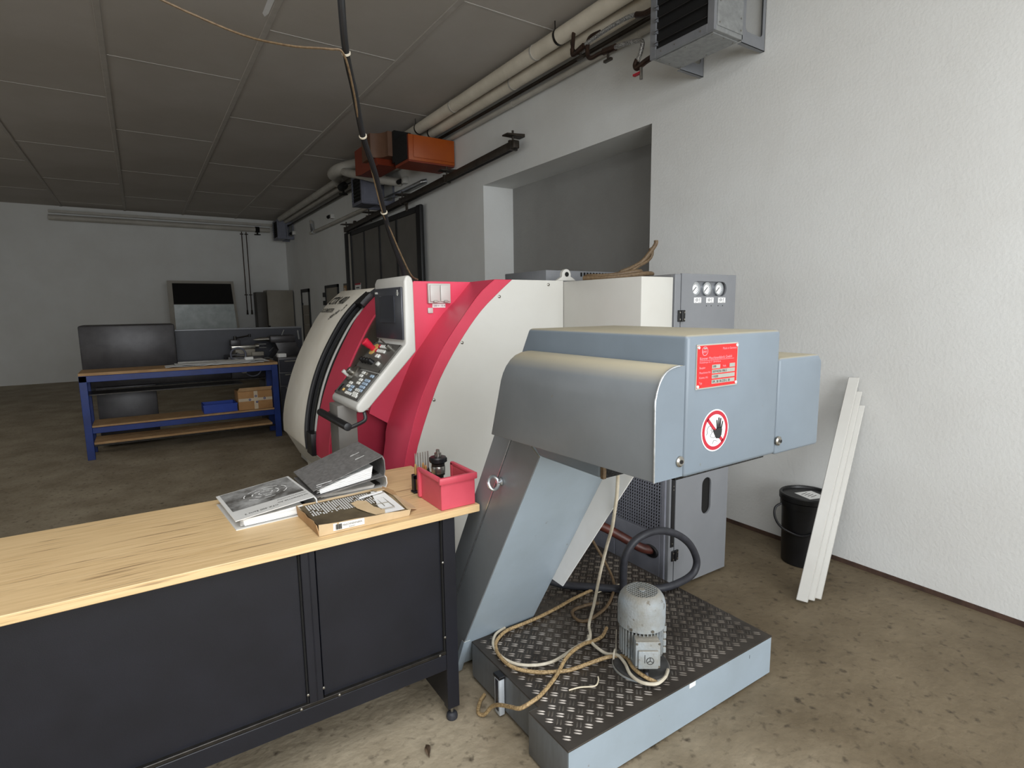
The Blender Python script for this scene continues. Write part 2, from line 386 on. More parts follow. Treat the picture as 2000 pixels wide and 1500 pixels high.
# low hatch on the right wall
d = struct(MB().box(XW - 0.03, XW, 12.78, 12.86, 0.9, 2.13).box(XW - 0.03, XW, 11.88, 11.93, 0.9, 2.13).box(XW - 0.03, XW, 11.88, 12.86, 2.07, 2.13).box(XW - 0.03, XW, 11.88, 12.86, 0.9, 0.96).build('door_2', 'slider_frame'))
MB().box(XW - 0.02, XW - 0.005, 11.93, 12.78, 0.96, 2.07).build('leaf', 'panel_grey', d)
MB().box(XW - 0.05, XW - 0.03, 12.86, 12.98, 1.70, 1.80).box(XW - 0.05, XW - 0.03, 12.86, 12.98, 1.88, 1.98).build('hinge', 'slider_frame', d)

# ================================================================== LATHE
SK = [(0.80, 0.74), (0.802, 0.84), (0.822, 0.96), (0.868, 1.12), (0.93, 1.275), (1.01, 1.43), (1.09, 1.56), (1.185, 1.665), (1.27, 1.735)]
def skin(s, off=0.0):
    """point and outward normal on the arched front, s in 0..1 by arc length; off pushes outwards"""
    L = [0]
    for a, b in zip(SK[:-1], SK[1:]): L.append(L[-1] + math.dist(a, b))
    t = s * L[-1]
    for i in range(len(SK) - 1):
        if t <= L[i + 1] + 1e-9:
            u = (t - L[i]) / (L[i + 1] - L[i])
            g = lambda k: SK[max(0, min(len(SK) - 1, k))]
            p0, p1, p2, p3 = g(i - 1), g(i), g(i + 1), g(i + 2)
            q = [0.5 * (2 * p1[c] + (p2[c] - p0[c]) * u + (2 * p0[c] - 5 * p1[c] + 4 * p2[c] - p3[c]) * u * u + (3 * p1[c] - p0[c] - 3 * p2[c] + p3[c]) * u ** 3) for c in (0, 1)]
            dx, dz = p2[0] - p1[0], p2[1] - p1[1]; n = math.hypot(dx, dz)
            return q[0] - off * dz / n, q[1] + off * dx / n
    return SK[-1]
NS = 28
def shell(y0, y1, s0, s1, o0, o1, ns=NS, slant=0.0):
    m = MB(); vs = []; fs = []
    for i in range(ns + 1):
        s = s0 + (s1 - s0) * i / ns
        a = skin(s, o1); b = skin(s, o0)
        ya = y0(s) if callable(y0) else y0; yb = y1(s) if callable(y1) else y1
        vs += [(a[0], ya, a[1]), (a[0], yb, a[1]), (b[0], yb, b[1]), (b[0], ya, b[1])]
    for i in range(ns):
        for k in range(4):
            fs.append((4 * i + k, 4 * i + (k + 1) % 4, 4 * i + 4 + (k + 1) % 4, 4 * i + 4 + k))
    fs += [(0, 1, 2, 3), (4 * ns + 3, 4 * ns + 2, 4 * ns + 1, 4 * ns)]
    return m.add(vs, fs)

LA = thing('lathe', 'large cream and red turning lathe with arched front, control console and CTX 400 lettering', 'lathe', (1.6, 3.6, 0))
# main housing behind the skin
pts = [skin(i / 24, -0.05) for i in range(25)] + [(2.2, 1.735), (2.2, 0.1), (1.0, 0.1), (0.95, 0.5)]
MB().prism([p for p in pts if p[1] > 1.0] + [(2.2, 1.06), (0.91, 1.06)], 'y', 2.92, 3.11).build('housing_end', 'cream_paint', LA)
MB().prism(pts, 'y', 3.11, 4.24).build('housing', 'cream_paint', LA)
MB().box(1.60, 2.3, 4.24, 5.2, 0.75, 1.66).build('headstock_cover', 'cream_paint', LA, bevel=0.02)
MB().box(1.33, 2.3, 4.25, 6.2, 0.02, 0.75).build('base', 'cream_paint', LA, bevel=0.01)
MB().prism([(0.81, 0.74), (0.90, 0.56), (1.05, 0.40), (1.3, 0.40), (1.3, 0.74)], 'y', 3.12, 4.23).build('front_fairing', 'cream_paint', LA)
# end cover: arch rim, side of the arch and white end panel
RIM = [(1.73, 1.752), (1.639, 1.68), (1.521, 1.576), (1.399, 1.428), (1.289, 1.262), (1.227, 1.134), (1.156, 0.954), (1.12, 0.829), (1.09, 0.6), (1.075, 0.3), (1.07, 0.05)]
RIMO = [(1.618, 1.752), (1.523, 1.677), (1.397, 1.528), (1.293, 1.39), (1.206, 1.232), (1.144, 1.097), (1.10, 0.961), (1.062, 0.819), (1.032, 0.6), (1.016, 0.3), (1.012, 0.05)]
INN = [(1.624, 1.75), (1.532, 1.652), (1.427, 1.555), (1.325, 1.428), (1.253, 1.337), (1.207, 1.251), (1.171, 1.174), (1.085, 0.98), (1.07, 0.884), (1.05, 0.757), (1.02, 0.4), (1.015, 0.05)]
def resample(P, n):
    L = [0]
    for a, b in zip(P[:-1], P[1:]): L.append(L[-1] + math.dist(a, b))
    out = []
    for k in range(n + 1):
        t = L[-1] * k / n
        for i in range(len(P) - 1):
            if t <= L[i + 1] + 1e-9:
                u = (t - L[i]) / (L[i + 1] - L[i])
                g = lambda q: P[max(0, min(len(P) - 1, q))]
                p0, p1, p2, p3 = g(i - 1), g(i), g(i + 1), g(i + 2)
                out.append(tuple(0.5 * (2 * p1[c] + (p2[c] - p0[c]) * u + (2 * p0[c] - 5 * p1[c] + 4 * p2[c] - p3[c]) * u * u + (3 * p1[c] - p0[c] - 3 * p2[c] + p3[c]) * u ** 3) for c in (0, 1)))
                break
    return out
rim = resample(RIM, 36); rimo = resample(RIMO, 36); inn = resample(INN, 36)
rim[0] = (rim[0][0], 1.752); rimo[0] = (rimo[0][0], 1.752)
MB().prism(rim + [(2.09, 0.05), (2.09, 1.752)], 'y', 2.62, 2.635).build('end_panel', 'cream_paint', LA)
m = MB(); m.prism(rimo + rim[::-1], 'y', 2.616, 2.634); lab(m.build('arch_rim', 'red_dark_paint', LA, bevel=0.003, seg=1), 'red rim round the arched end panel')
m = MB(); vs = []; fs = []
for i in range(37):
    vs += [(rimo[i][0], 2.618, rimo[i][1]), (inn[i][0], 2.905, inn[i][1]), (inn[i][0] + 0.012, 2.905, inn[i][1] - 0.01), (rimo[i][0] + 0.012, 2.618, rimo[i][1] - 0.01)]
for i in range(36):
    for k in range(4): fs.append((4 * i + k, 4 * i + (k + 1) % 4, 4 * i + 4 + (k + 1) % 4, 4 * i + 4 + k))
lab(m.add(vs, fs).build('arch_side', 'red_paint', LA), 'red curved side of the arch')
MB().box(1.64, 2.09, 2.63, 2.92, 1.70, 1.752).build('roof_plate', 'cream_paint', LA)
MB().box(2.06, 2.09, 2.63, 2.92, 0.05, 1.752).build('rear_plate', 'cream_paint', LA)
# red plate beside the console
left = [(lambda q: (q[0] + min(0.14, max(0, 0.022 * (i - 3))), q[1]))(skin(1 - 0.62 * i / 16)) for i in range(17)]
pl = [(p[0], p[1]) for p in inn if p[1] > 0.985][::-1] + [(1.27, 1.75)] + left[1:] + [(0.985, 1.045)] + [(1.085, 0.98)]
lab(MB().prism(pl, 'y', 2.9, 2.915).build('red_plate', 'red_paint', LA), 'flat red plate behind the console')
lab(MB().prism([(0.87, 0.35), (1.40, 0.35), (1.40, 1.05), (0.90, 1.05)], 'y', 3.085, 3.108).build('apron', 'red_dark_paint', LA), 'recessed red apron under the console')
lab(MB().prism([(0.985, 1.046), (1.085, 0.982), (1.10, 1.05), (0.99, 1.075)], 'y', 2.915, 3.085).build('apron_ledge', 'red_dark_paint', LA), 'red ledge over the apron')
# viewing opening, red strip, gap, rail, door
lab(shell(2.86, 3.092, 0.30, 0.86, -0.055, -0.02).build('viewing_window', 'interior', LA), 'dark machine window')
lab(shell(3.095, 3.38, -0.0, 0.955, -0.05, -0.012).build('door_frame_strip', 'red_dark_paint', LA, bevel=0.004, seg=1), 'red strip along the door opening')
MB().prism([(0.83, 0.745), (0.90, 0.745), (0.94, 0.50), (0.87, 0.50)], 'y', 3.095, 3.37).build('strip_foot', 'red_dark_paint', LA)
DE = lambda q: 3.487 + 0.10 * sin(pi * max(0, min(1, q)))
lab(shell(3.382, lambda q: DE(q) - 0.005, 0.0, 0.95, -0.06, -0.034).build('door_seal', 'void', LA), 'black rubber seal')
lab(shell(lambda q: 3.425 + 0.065 * sin(pi * q), lambda q: 3.437 + 0.065 * sin(pi * q), 0.06, 0.90, -0.036, -0.024).build('seal_strip', 'cream_plastic', LA), 'narrow pale strip in the door seal')
DO = shell(lambda q: DE(q) + 0.012, 4.232, 0.0, 1.0, -0.03, 0.0).build('door', 'door_paint', LA, bevel=0.004, seg=2)
MB().prism([skin(1.0, -0.03), skin(1.0, 0), (1.40, 1.742), (1.40, 1.71)], 'y', 3.50, 4.232).build('door_top', 'door_paint', DO)
shell(lambda q: DE(q) + 0.006, lambda q: DE(q) + 0.012, 0.0, 1.0, -0.031, 0.001).build('door_edge', 'black_plastic', DO)
MB().tube([(skin(0.02 + 0.92 * i / 14, 0.004)[0], DE(0.02 + 0.92 * i / 14), skin(0.02 + 0.92 * i / 14, 0.004)[1]) for i in range(15)], 0.017, 10, 3).build('handle_rail', 'black_plastic', DO)
shell(3.38, 3.49, 0.845, 0.93, -0.02, 0.025, 6).build('upper_guide', 'black_plastic', DO, bevel=0.006)
MB().box(0.785, 0.84, 3.37, 3.49, 0.735, 0.87).build('lower_guide', 'black_plastic', DO, bevel=0.006)
def door_text(name, body, size, s0, y0, shear, dy=0.0):
    def fn(u, v):
        s = s0 + (v + dy * u) / 1.134
        p = skin(max(0, min(1, s)), 0.004)
        return (p[0], y0 - u, p[1])
    return text(name, body, size, fn, 'ink_black', DO, shear=shear, thick=True)
door_text('lettering', 'CTX 400', 0.098, 0.866, 4.205, 0.35)
door_text('lettering', 'GILDEMEISTER', 0.046, 0.800, 4.215, 0.0)
door_text('lettering', 'serie  3', 0.062, 0.745, 3.90, 0.35, 0.45)
# outlet box, labels on the red plate
ob = lab(MB().box(1.345, 1.483, 2.878, 2.9, 1.628, 1.738).build('outlet_box', 'cream_plastic', LA, bevel=0.004), 'cream double socket box')
for (a, b) in ((1.352, 1.412), (1.416, 1.476)):
    MB().box(a, b, 2.868, 2.88, 1.638, 1.73).build('lid', 'cream_plastic', ob, bevel=0.004)
    MB().box((a + b) / 2 - 0.012, (a + b) / 2 + 0.012, 2.862, 2.872, 1.632, 1.645).build('catch', 'plate_silver', ob, bevel=0.002, seg=1)
ol = lab(MB().box(1.376, 1.456, 2.896, 2.9, 1.604, 1.626).build('socket_label', 'paper', LA), 'small white label under the socket box')
text('lettering', '230 V~', 0.014, lambda u, v: (1.382 + u, 2.8952, 1.610 + v), 'ink_black', ol)
text('lettering', '10 A', 0.014, lambda u, v: (1.428 + u, 2.8952, 1.610 + v), 'ink_black', ol)
MB().box(1.345, 1.377, 2.89, 2.9, 1.573, 1.604).build('square_button', 'cream_plastic', LA, bevel=0.004)
for (x, z) in ((1.981, 1.728), (1.646, 1.660), (1.409, 1.419), (1.236, 1.13)):
    MB().rev([(0.009, 0), (0.008, 0.004), (0.004, 0.006)], (x, 2.62, z), 10, (0, -1, 0)).build('screw', 'steel', LA)
# rear upper cover towards the cabinet
MB().box(2.092, 2.325, 2.0, 2.64, 1.15, 1.746).build('rear_cover', 'cream_paint', LA, bevel=0.004)
# lifting eye
pts = [(2.05, 1.752), (2.20, 1.752), (2.17, 1.772)] + [(2.125 + 0.033 * cos(a), 1.788 + 0.033 * sin(a)) for a in [radians(t) for t in range(-20, 201, 20)]] + [(2.085, 1.772)]
le = MB().prism(pts, 'y', 2.63, 2.655).build('lifting_eye', 'cream_plastic', LA, bevel=0.003, seg=1)
MB().cyl((2.125, 2.627, 1.790), (2.125, 2.66, 1.790), 0.014, n=14).build('eye_hole', 'void', le)
# louvred switch box on the roof
rb = lab(MB().box(2.25, 2.92, 3.0, 3.5, 1.74, 1.842).build('roof_box', 'heater_frame', LA, bevel=0.004), 'grey louvred box on the roof')
for i in range(12):
    MB().box(2.945 - 0.4 + 0.028 * i, 2.958 - 0.4 + 0.028 * i, 2.996, 3.001, 1.805, 1.832).build('slot', 'void', rb)

# ---------------- control console (part of the lathe)
Y0, Y1 = 2.50, 2.895
cp = [(1.045, 1.728), (1.043, 1.434), (0.793, 1.165), (0.790, 1.146), (0.800, 1.130), (0.822, 1.128), (0.852, 1.146), (1.094, 1.395), (1.092, 1.722), (1.086, 1.745), (1.070, 1.757), (1.055, 1.752)]
CO = lab(MB().prism(cp, 'y', Y0, Y1).build('control_console', 'cream_plastic', LA, bevel=0.008, seg=3), 'pale control console with screen and key panels')
SP = MB().box(1.034, 1.045, 2.518, 2.875, 1.452, 1.703).build('screen_panel', 'screen_bezel', CO, bevel=0.004)
MB().box(1.0305, 1.035, 2.60, 2.80, 1.53, 1.665).build('screen', 'screen_glass', CO, bevel=0.002, seg=1)
MB().box(1.0325, 1.0345, 2.83, 2.862, 1.676, 1.686).build('screen_badge', 'key_white', CO)
def badge(u, v): return (1.0325, 2.572 - u, 1.668 + v)
text('screen_emblem', 'DMG', 0.016, badge, 'key_white', CO)
MB().box(1.0325, 1.0345, 2.555, 2.563, 1.662, 1.69).build('screen_emblem', 'key_white', CO)
kd = Vector((0.793 - 1.043, 0, 1.165 - 1.434)); kl = kd.length; kd.normalize(); kn = Vector((kd.z, 0, -kd.x))   # outwards (-x, +z)
if kn.x > 0: kn = -kn
def kp(u, v, h=0.0):                       # u: 0 near edge .. 1 far edge ; v metres down the slope
    return Vector((1.043, Y0 + 0.018 + u * (Y1 - Y0 - 0.036), 1.434)) + kd * v + kn * h
YA = Vector((0, 1, 0))
def kbox(name, u, v, hu, hv, h, m, lbl=None, bev=0.0):
    o = MB().obox(kp(u, v, h / 2), YA, kd, kn, hu, hv, h / 2).build(name, m, CO, bevel=bev, seg=1)
    if lbl: lab(o, lbl)
    return o
kbox('key_panel', 0.5, 0.098, 0.180, 0.085, 0.008, 'key_panel', 'upper grey key panel', 0.003)
kbox('key_panel', 0.5, 0.270, 0.180, 0.080, 0.008, 'key_panel', 'lower grey key panel', 0.003)
for r_, v in ((0, 0.040), (1, 0.068)):
    for i in range(6):
        kbox('button', 0.66 - 0.062 * i, v, 0.0065, 0.009, 0.016, 'estop_red' if i == 0 else 'key_white', bev=0.002)
for i in range(2): kbox('button', 0.5 - 0.07 * i, 0.098, 0.009, 0.010, 0.016, 'key_white', bev=0.002)
for i in range(4):
    c0 = kp(0.83 - 0.12 * i, 0.140, 0.008)
    MB().cyl(c0, c0 + kn * 0.026, 0.014, 0.011, 12).build('knob', 'black_plastic', CO)
c0 = kp(0.22, 0.142, 0.008); MB().cyl(c0, c0 + kn * 0.012, 0.011, n=12).build('button', 'key_white', CO)
c0 = kp(0.22, 0.045, 0.008)
MB().cyl(c0, c0 + kn * 0.03, 0.012, n=12).build('key_switch', 'steel', CO)
MB().obox(c0 + kn * 0.05, YA, kn, kd, 0.008, 0.02, 0.002).build('key', 'dark_steel', CO)
c0 = kp(0.80, 0.062, 0.008)
MB().cyl(c0, c0 + kn * 0.005, 0.034, n=20).build('emergency_collar', 'estop_yellow', CO)
MB().rev([(0.015, 0.0), (0.015, 0.020), (0.018, 0.026), (0.020, 0.050), (0.022, 0.060), (0.017, 0.066)], c0 + kn * 0.005, 18, kn).build('emergency_button', 'estop_red', CO)
c0 = kp(0.80, 0.225, 0.008)
MB().rev([(0.044, 0), (0.044, 0.010), (0.040, 0.014), (0.018, 0.016), (0.018, 0.036), (0.015, 0.040)], c0, 24, kn).build('jog_dial', 'steel', CO)
MB().cyl(c0 + kn * 0.014 + kd * 0.02 + YA * 0.02, c0 + kn * 0.05 + kd * 0.02 + YA * 0.02, 0.010, n=10).build('dial_grip', 'cream_plastic', CO)
for (u0, v0, nu, nv, m_) in ((0.52, 0.205, 2, 2, 'key_white'), (0.36, 0.207, 1, 1, 'panel_grey'), (0.15, 0.212, 2, 1, 'key_blue'), (0.42, 0.245, 2, 2, 'key_white'),
                             (0.22, 0.240, 3, 4, 'key_blue'), (0.68, 0.275, 2, 2, 'key_white'), (0.52, 0.292, 2, 2, 'key_blue'), (0.28, 0.300, 3, 2, 'key_white'),
                             (0.72, 0.320, 1, 1, 'estop_yellow'), (0.55, 0.330, 4, 1, 'key_white'), (0.24, 0.332, 3, 1, 'key_white')):
    for a in range(nu):
        for b in range(nv):
            kbox('key', u0 - 0.062 * a, v0 + 0.019 * b, 0.0088, 0.0075, 0.013, m_, bev=0.0015)
kbox('socket', 0.84, 0.315, 0.012, 0.02, 0.014, 'black_plastic')
for u in (0.02, 0.98):
    for v in (0.02, 0.176, 0.196, 0.342):
        c0 = kp(u, v, 0.007); MB().cyl(c0, c0 + kn * 0.003, 0.005, n=8).build('screw', 'black_plastic', CO)
# grab handle and arm
GH = MB().tube([(0.832, 2.52, 1.128), (0.832, 2.505, 1.10), (0.815, 2.50, 1.085), (0.755, 2.50, 1.066), (0.745, 2.515, 1.070)], 0.009, 8, 4).build('handle_bracket', 'black_plastic', CO)
MB().tube([(0.832, 2.88, 1.128), (0.832, 2.895, 1.10), (0.815, 2.90, 1.085), (0.755, 2.90, 1.066), (0.745, 2.89, 1.070)], 0.009, 8, 4).build('handle_bracket', 'black_plastic', CO)
MB().cyl((0.745, 2.49, 1.072), (0.745, 2.96, 1.072), 0.019, n=16).build('grab_handle', 'black_plastic', CO, bevel=0.003)
lab(MB().box(0.765, 0.862, 2.72, 2.86, 0.68, 1.135).build('console_arm', 'console_block', LA, bevel=0.006), 'grey mounting block under the console')

# hanging conduit from the ceiling to the console
hz = [(0.835, 1.86, ZC), (0.80, 2.02, 3.3), (0.775, 2.12, 2.80), (0.82, 2.28, 2.52), (0.88, 2.43, 2.29), (0.955, 2.55, 2.08), (1.02, 2.63, 1.93), (1.075, 2.70, 1.77)]
hp = [(0.60, 1.80, ZC), (0.605, 1.86, 3.3), (0.625, 1.93, 2.85), (0.651, 2.0, 2.624), (0.692, 2.1, 2.503), (0.749, 2.2, 2.416), (0.817, 2.32, 2.295), (0.908, 2.45, 2.192), (0.993, 2.58, 2.047), (1.04, 2.64, 1.963), (1.101, 2.70, 1.862), (1.148, 2.745, 1.782), (1.160, 2.765, 1.70), (1.125, 2.77, 1.665), (1.085, 2.77, 1.66)]
CD = tag(MB().tube(hp, 0.0125, 10, 5).build('conduit', 'black_plastic'), 'black conduit hanging from the ceiling down to the control console', 'conduit')
for p, q in ((4, 0.016), (6, 0.016), (8, 0.016)):
    a = Vector(hp[p]); d = (Vector(hp[p + 1]) - a).normalized()
    MB().cyl(a - d * 0.003, a + d * 0.003, q, n=12).build('cable_tie', 'cable_white', CD)
cb = [(-0.35, 2.50, 2.94), (0.0, 2.45, 2.735), (0.35, 2.36, 2.60), (0.51, 2.2, 2.525), (0.63, 2.1, 2.503), (0.678, 2.085, 2.492), (0.74, 2.18, 2.409), (0.797, 2.295, 2.318), (0.877, 2.42, 2.222), (0.977, 2.565, 2.055), (1.046, 2.63, 1.962), (1.113, 2.68, 1.861), (1.178, 2.72, 1.77), (1.24, 2.78, 1.752)]
cb = [(-0.75, 2.55, ZC), (-0.62, 2.53, 3.3)] + cb
tag(MB().tube(cb, 0.0042, 6, 5).build('thin_cable', 'cable_brown'), 'thin beige cable sagging in from the left and tied along the black conduit', 'cable')

# ================================================================== HYDRAULIC CABINET
CB = thing('hydraulic_cabinet', 'tall grey steel cabinet with three pressure gauges and a slotted door beside the lathe', 'cabinet', (2.58, 2.3, 0))
m = MB().box(2.33, 2.835, 2.012, 2.70, 0.02, 1.762)
m.build('body', 'cabinet_grey', CB, bevel=0.003, seg=1)
MB().box(2.33, 2.374, 1.99, 2.013, 0.02, 1.762).build('door_post', 'cabinet_blue', CB, bevel=0.003, seg=1)
# door with a slot at the bottom and a gauge window at the top (built as a frame round the openings)
DX0, DX1, DZ0, DZ1 = 2.378, 2.838, 0.022, 1.766
def rounded_slot(x0, x1, z0, z1, n=10):
    r = min(x1 - x0, z1 - z0) / 2; out = []
    if x1 - x0 > z1 - z0:
        zc = (z0 + z1) / 2
        out += [(x1 - r + r * cos(a), zc + r * sin(a)) for a in [-pi / 2 + pi * i / n for i in range(n + 1)]]
        out += [(x0 + r + r * cos(a), zc + r * sin(a)) for a in [pi / 2 + pi * i / n for i in range(n + 1)]]
    else:
        xc = (x0 + x1) / 2
        out += [(xc + r * cos(a), z1 - r + r * sin(a)) for a in [pi * i / n for i in range(n + 1)]]
        out += [(xc + r * cos(a), z0 + r + r * sin(a)) for a in [pi + pi * i / n for i in range(n + 1)]]
    return out
def plate_with_holes(name, outer, holes, y0, y1, material, parent):
    bm = bmesh.new(); es = []
    for loop in [outer] + holes:
        vs = [bm.verts.new((p[0], y0, p[1])) for p in loop]
        es += [bm.edges.new((vs[i], vs[(i + 1) % len(vs)])) for i in range(len(vs))]
    r = bmesh.ops.triangle_fill(bm, use_beauty=True, edges=es)
    fs = [g for g in r['geom'] if isinstance(g, bmesh.types.BMFace)]
    r = bmesh.ops.extrude_face_region(bm, geom=fs)
    for v in [g for g in r['geom'] if isinstance(g, bmesh.types.BMVert)]: v.co.y = y1
    bmesh.ops.recalc_face_normals(bm, faces=bm.faces)
    me = bpy.data.meshes.new(name); bm.to_mesh(me); bm.free(); me.materials.append(MATS[material])
    o = bpy.data.objects.new(name, me); C.objects.link(o); o.parent = parent
    o.location = -parent.location if parent.type == 'EMPTY' else (0, 0, 0)
    return o
GW = rounded_slot(2.465, 2.755, 1.648, 1.727); SL = rounded_slot(2.602, 2.682, 0.40, 0.618)
DR = plate_with_holes('door', [(DX0, DZ0), (DX1, DZ0), (DX1, DZ1), (DX0, DZ1)], [GW, SL], 1.99, 2.0, 'cabinet_blue', CB)
MB().box(2.44, 2.79, 2.008, 2.0118, 1.60, 1.75).build('gauge_recess', 'heater_frame', CB)
MB().box(2.58, 2.70, 2.004, 2.0118, 0.35, 0.66).build('slot_back', 'void', CB)
for gx in (2.497, 2.592, 2.694):
    g = MB().ring((gx, 2.010, 1.688), (gx, 1.994, 1.688), 0.028, 0.036, 24).build('gauge', 'chrome', CB)
    MB().cyl((gx, 2.006, 1.688), (gx, 2.000, 1.688), 0.030, n=24).build('dial', 'sign_white', g)
    d1 = Vector((0.75, 0, 0.66)).normalized()
    MB().obox(Vector((gx, 1.999, 1.688)) - d1 * 0.004, d1, (0, 1, 0), d1.cross(Vector((0, 1, 0))), 0.017, 0.0006, 0.0016).build('needle', 'ink_black', g)
    m = MB()
    for i in range(14):
        a = radians(-45 + 270 * i / 13); d1 = Vector((cos(a), 0, sin(a)))
        m.obox(Vector((gx, 1.9995, 1.688)) + d1 * 0.0235, d1, (0, 1, 0), d1.cross(Vector((0, 1, 0))), 0.003, 0.0004, 0.0008)
    m.build('scale_marks', 'ink_black', g)
for i, (a, b) in enumerate(((2.478, 2.538), (2.580, 2.643), (2.681, 2.746))):
    l = MB().box(a, b, 1.987, 1.9905, 1.611, 1.641).build('label_plate', 'sign_white', CB, bevel=0.002, seg=1)
    m = MB().ring((a + 0.022, 1.9868, 1.628), (a + 0.022, 1.9862, 1.628), 0.006, 0.008, 16).box(a + 0.008, a + 0.036, 1.9862, 1.9868, 1.6272, 1.6285)
    m.box(a + 0.042, a + 0.044, 1.9862, 1.9868, 1.621, 1.635).box(a + 0.042, a + 0.052, 1.9862, 1.9868, 1.6335, 1.635).box(a + 0.008, a + 0.016, 1.9862, 1.9868, 1.615, 1.6165).box(a + 0.034, a + 0.055, 1.9862, 1.9868, 1.615, 1.6165)
    m.build('symbol', 'screen_bezel', l)
for x in (2.585, 2.625, 2.685, 2.725):
    MB().cyl((x, 1.991, 1.596), (x, 1.989, 1.596), 0.003, n=8).build('rivet', 'ink_black', CB)
for z0 in (1.515, 0.185):
    h = MB().box(2.352, 2.377, 1.982, 1.991, z0, z0 + 0.06).box(2.379, 2.406, 1.982, 1.991, z0, z0 + 0.06).cyl((2.378, 1.980, z0), (2.378, 1.980, z0 + 0.06), 0.006, n=10).build('hinge', 'black_plastic', CB, bevel=0.002, seg=1)
    for x in (2.362, 2.397):
        for z in (z0 + 0.012, z0 + 0.048):
            MB().cyl((x, 1.9815, z), (x, 1.979, z), 0.005, n=8).build('screw', 'steel', h)
MB().box(2.342, 2.366, 1.985, 1.991, 0.27, 0.80).build('lock_strip', 'black_plastic', CB)
for z in (0.29, 0.60, 0.62): MB().cyl((2.354, 1.986, z), (2.354, 1.983, z), 0.004, n=8).build('rivet', 'steel', CB)
# side grille: bars in both directions over a dark hollow
MB().box(2.327, 2.3305, 2.04, 2.47, 0.33, 1.10).build('grille_hollow', 'void', CB)
m = MB()
for i in range(24): y = 2.045 + i * 0.0185; m.box(2.317, 2.3225, y - 0.0027, y + 0.0027, 0.33, 1.10)
for j in range(42): z = 0.335 + j * 0.0185; m.box(2.317, 2.3220, 2.04, 2.475, z - 0.0027, z + 0.0027)
m.build('grille', 'grille_grey', CB)
MB().box(2.318, 2.331, 2.012, 2.04, 0.02, 1.15).build('side_post', 'grille_grey', CB, bevel=0.003, seg=1)
MB().box(2.318, 2.331, 2.041, 2.395, 0.02, 0.33).build('side_panel', 'grille_grey', CB, bevel=0.003, seg=1)
MB().box(2.318, 2.331, 2.40, 2.70, 0.02, 0.33).build('side_panel', 'grille_grey', CB, bevel=0.003, seg=1)
m = MB(); m.rev([(0.058, 0), (0.060, 0.006), (0.052, 0.012), (0.044, 0.012), (0.042, 0.004)], (0, 0, 0), 24, (-1, 0, 0))
m.v = [(2.318 + v[0], 2.105 + v[1] * 0.95, 0.215 + v[2] * 0.62) for v in m.v]
m.build('hose_bushing', 'black_plastic', CB)
tag(MB().tube([(2.345, 2.10, 0.215), (2.27, 2.13, 0.235), (2.18, 2.20, 0.30), (2.10, 2.27, 0.355), (2.04, 2.33, 0.37), (1.98, 2.40, 0.33), (1.93, 2.45, 0.22)], 0.026, 12, 6).build('coolant_hose', 'hose_red'), 'thick dark red hose entering the oval bushing in the cabinet side', 'hose')
# hose coil on top of the white cover, and the tied end standing up
tag(MB().tube([(2.10, 2.45, 1.758), (2.18, 2.30, 1.757), (2.33, 2.20, 1.775), (2.44, 2.26, 1.776), (2.46, 2.42, 1.776), (2.36, 2.56, 1.776), (2.22, 2.56, 1.758), (2.14, 2.46, 1.770), (2.20, 2.36, 1.770), (2.33, 2.26, 1.790), (2.41, 2.33, 1.790), (2.40, 2.45, 1.790),
     (2.40, 2.46, 1.80), (2.45, 2.44, 1.82), (2.52, 2.42, 1.855), (2.56, 2.40, 1.90), (2.60, 2.38, 1.96), (2.605, 2.38, 1.985)], 0.0125, 9, 6).build('air_hose', 'cable_brown'), 'brown hose coiled on the white cover with its end standing up', 'hose')
tag(MB().tube([(2.44, 2.43, 1.80), (2.50, 2.415, 1.835), (2.565, 2.405, 1.868), (2.592, 2.40, 1.90), (2.588, 2.395, 1.935), (2.570, 2.395, 1.93)], 0.010, 8, 6).build('hose_loop', 'cable_brown'), 'short brown loop of hose tied to the upright hose end above the white cover', 'hose')

# ================================================================== CHIP CONVEYOR
CV = thing('chip_conveyor', 'blue-grey steel chip conveyor with steep incline, hooded discharge head and red nameplate', 'conveyor', (1.2, 1.7, 0))
A0, A1, YB0 = 1.028, 1.3985, 0.839
MB().prism([(1.412, 1.125), (1.60, 1.30), (1.686, 1.143), (2.25, 0.171), (2.33, 0.03), (2.055, 0.03), (1.961, 0.195)], 'x', A0 + 0.005, A1 - 0.004).build('incline', 'blue_grey', CV, bevel=0.003, seg=1)
MB().box(A0 + 0.01, A1 - 0.01, 2.25, 2.614, 0.03, 0.22).build('feed_trough', 'blue_grey_side_shaded', CV)
gu = lambda z: 1.574 + (1.144 - z) * 0.5778
fr = lambda z: 1.412 + (1.124 - z) * 0.591
re = lambda z: 1.686 + (1.143 - z) * 0.580
MB().prism([(fr(1.123), 1.123), (gu(1.2), 1.2), (gu(0.2), 0.2), (gu(0.05) - 0.01, 0.05), (fr(0.08), 0.08)], 'x', A0, A0 + 0.0055).build('side_panel', 'blue_grey_side_shaded', CV)
MB().prism([(gu(1.2) + 0.008, 1.2), (re(1.2), 1.2), (re(0.05), 0.05), (gu(0.05) + 0.008, 0.05)], 'x', A0, A0 + 0.0055).build('side_panel', 'blue_grey_side_shaded', CV)
m = MB(); m.prism([(gu(1.2) + 0.0045, 1.2), (gu(1.2) + 0.0085, 1.2), (gu(0.1) + 0.0085, 0.1), (gu(0.1) + 0.0045, 0.1)], 'x', A0 - 0.001, A0 + 0.003)
m.build('joint_edge', 'steel_edge', CV)
# bent foot strip below the sloping face
MB().prism([(fr(0.20) - 0.004, 0.20), (fr(0.20) + 0.02, 0.20), (fr(0.05) + 0.03, 0.012), (fr(0.05) - 0.006, 0.012)], 'x', A0 - 0.002, A0 + 0.03).build('foot_strip', 'blue_grey', CV, bevel=0.002, seg=1)
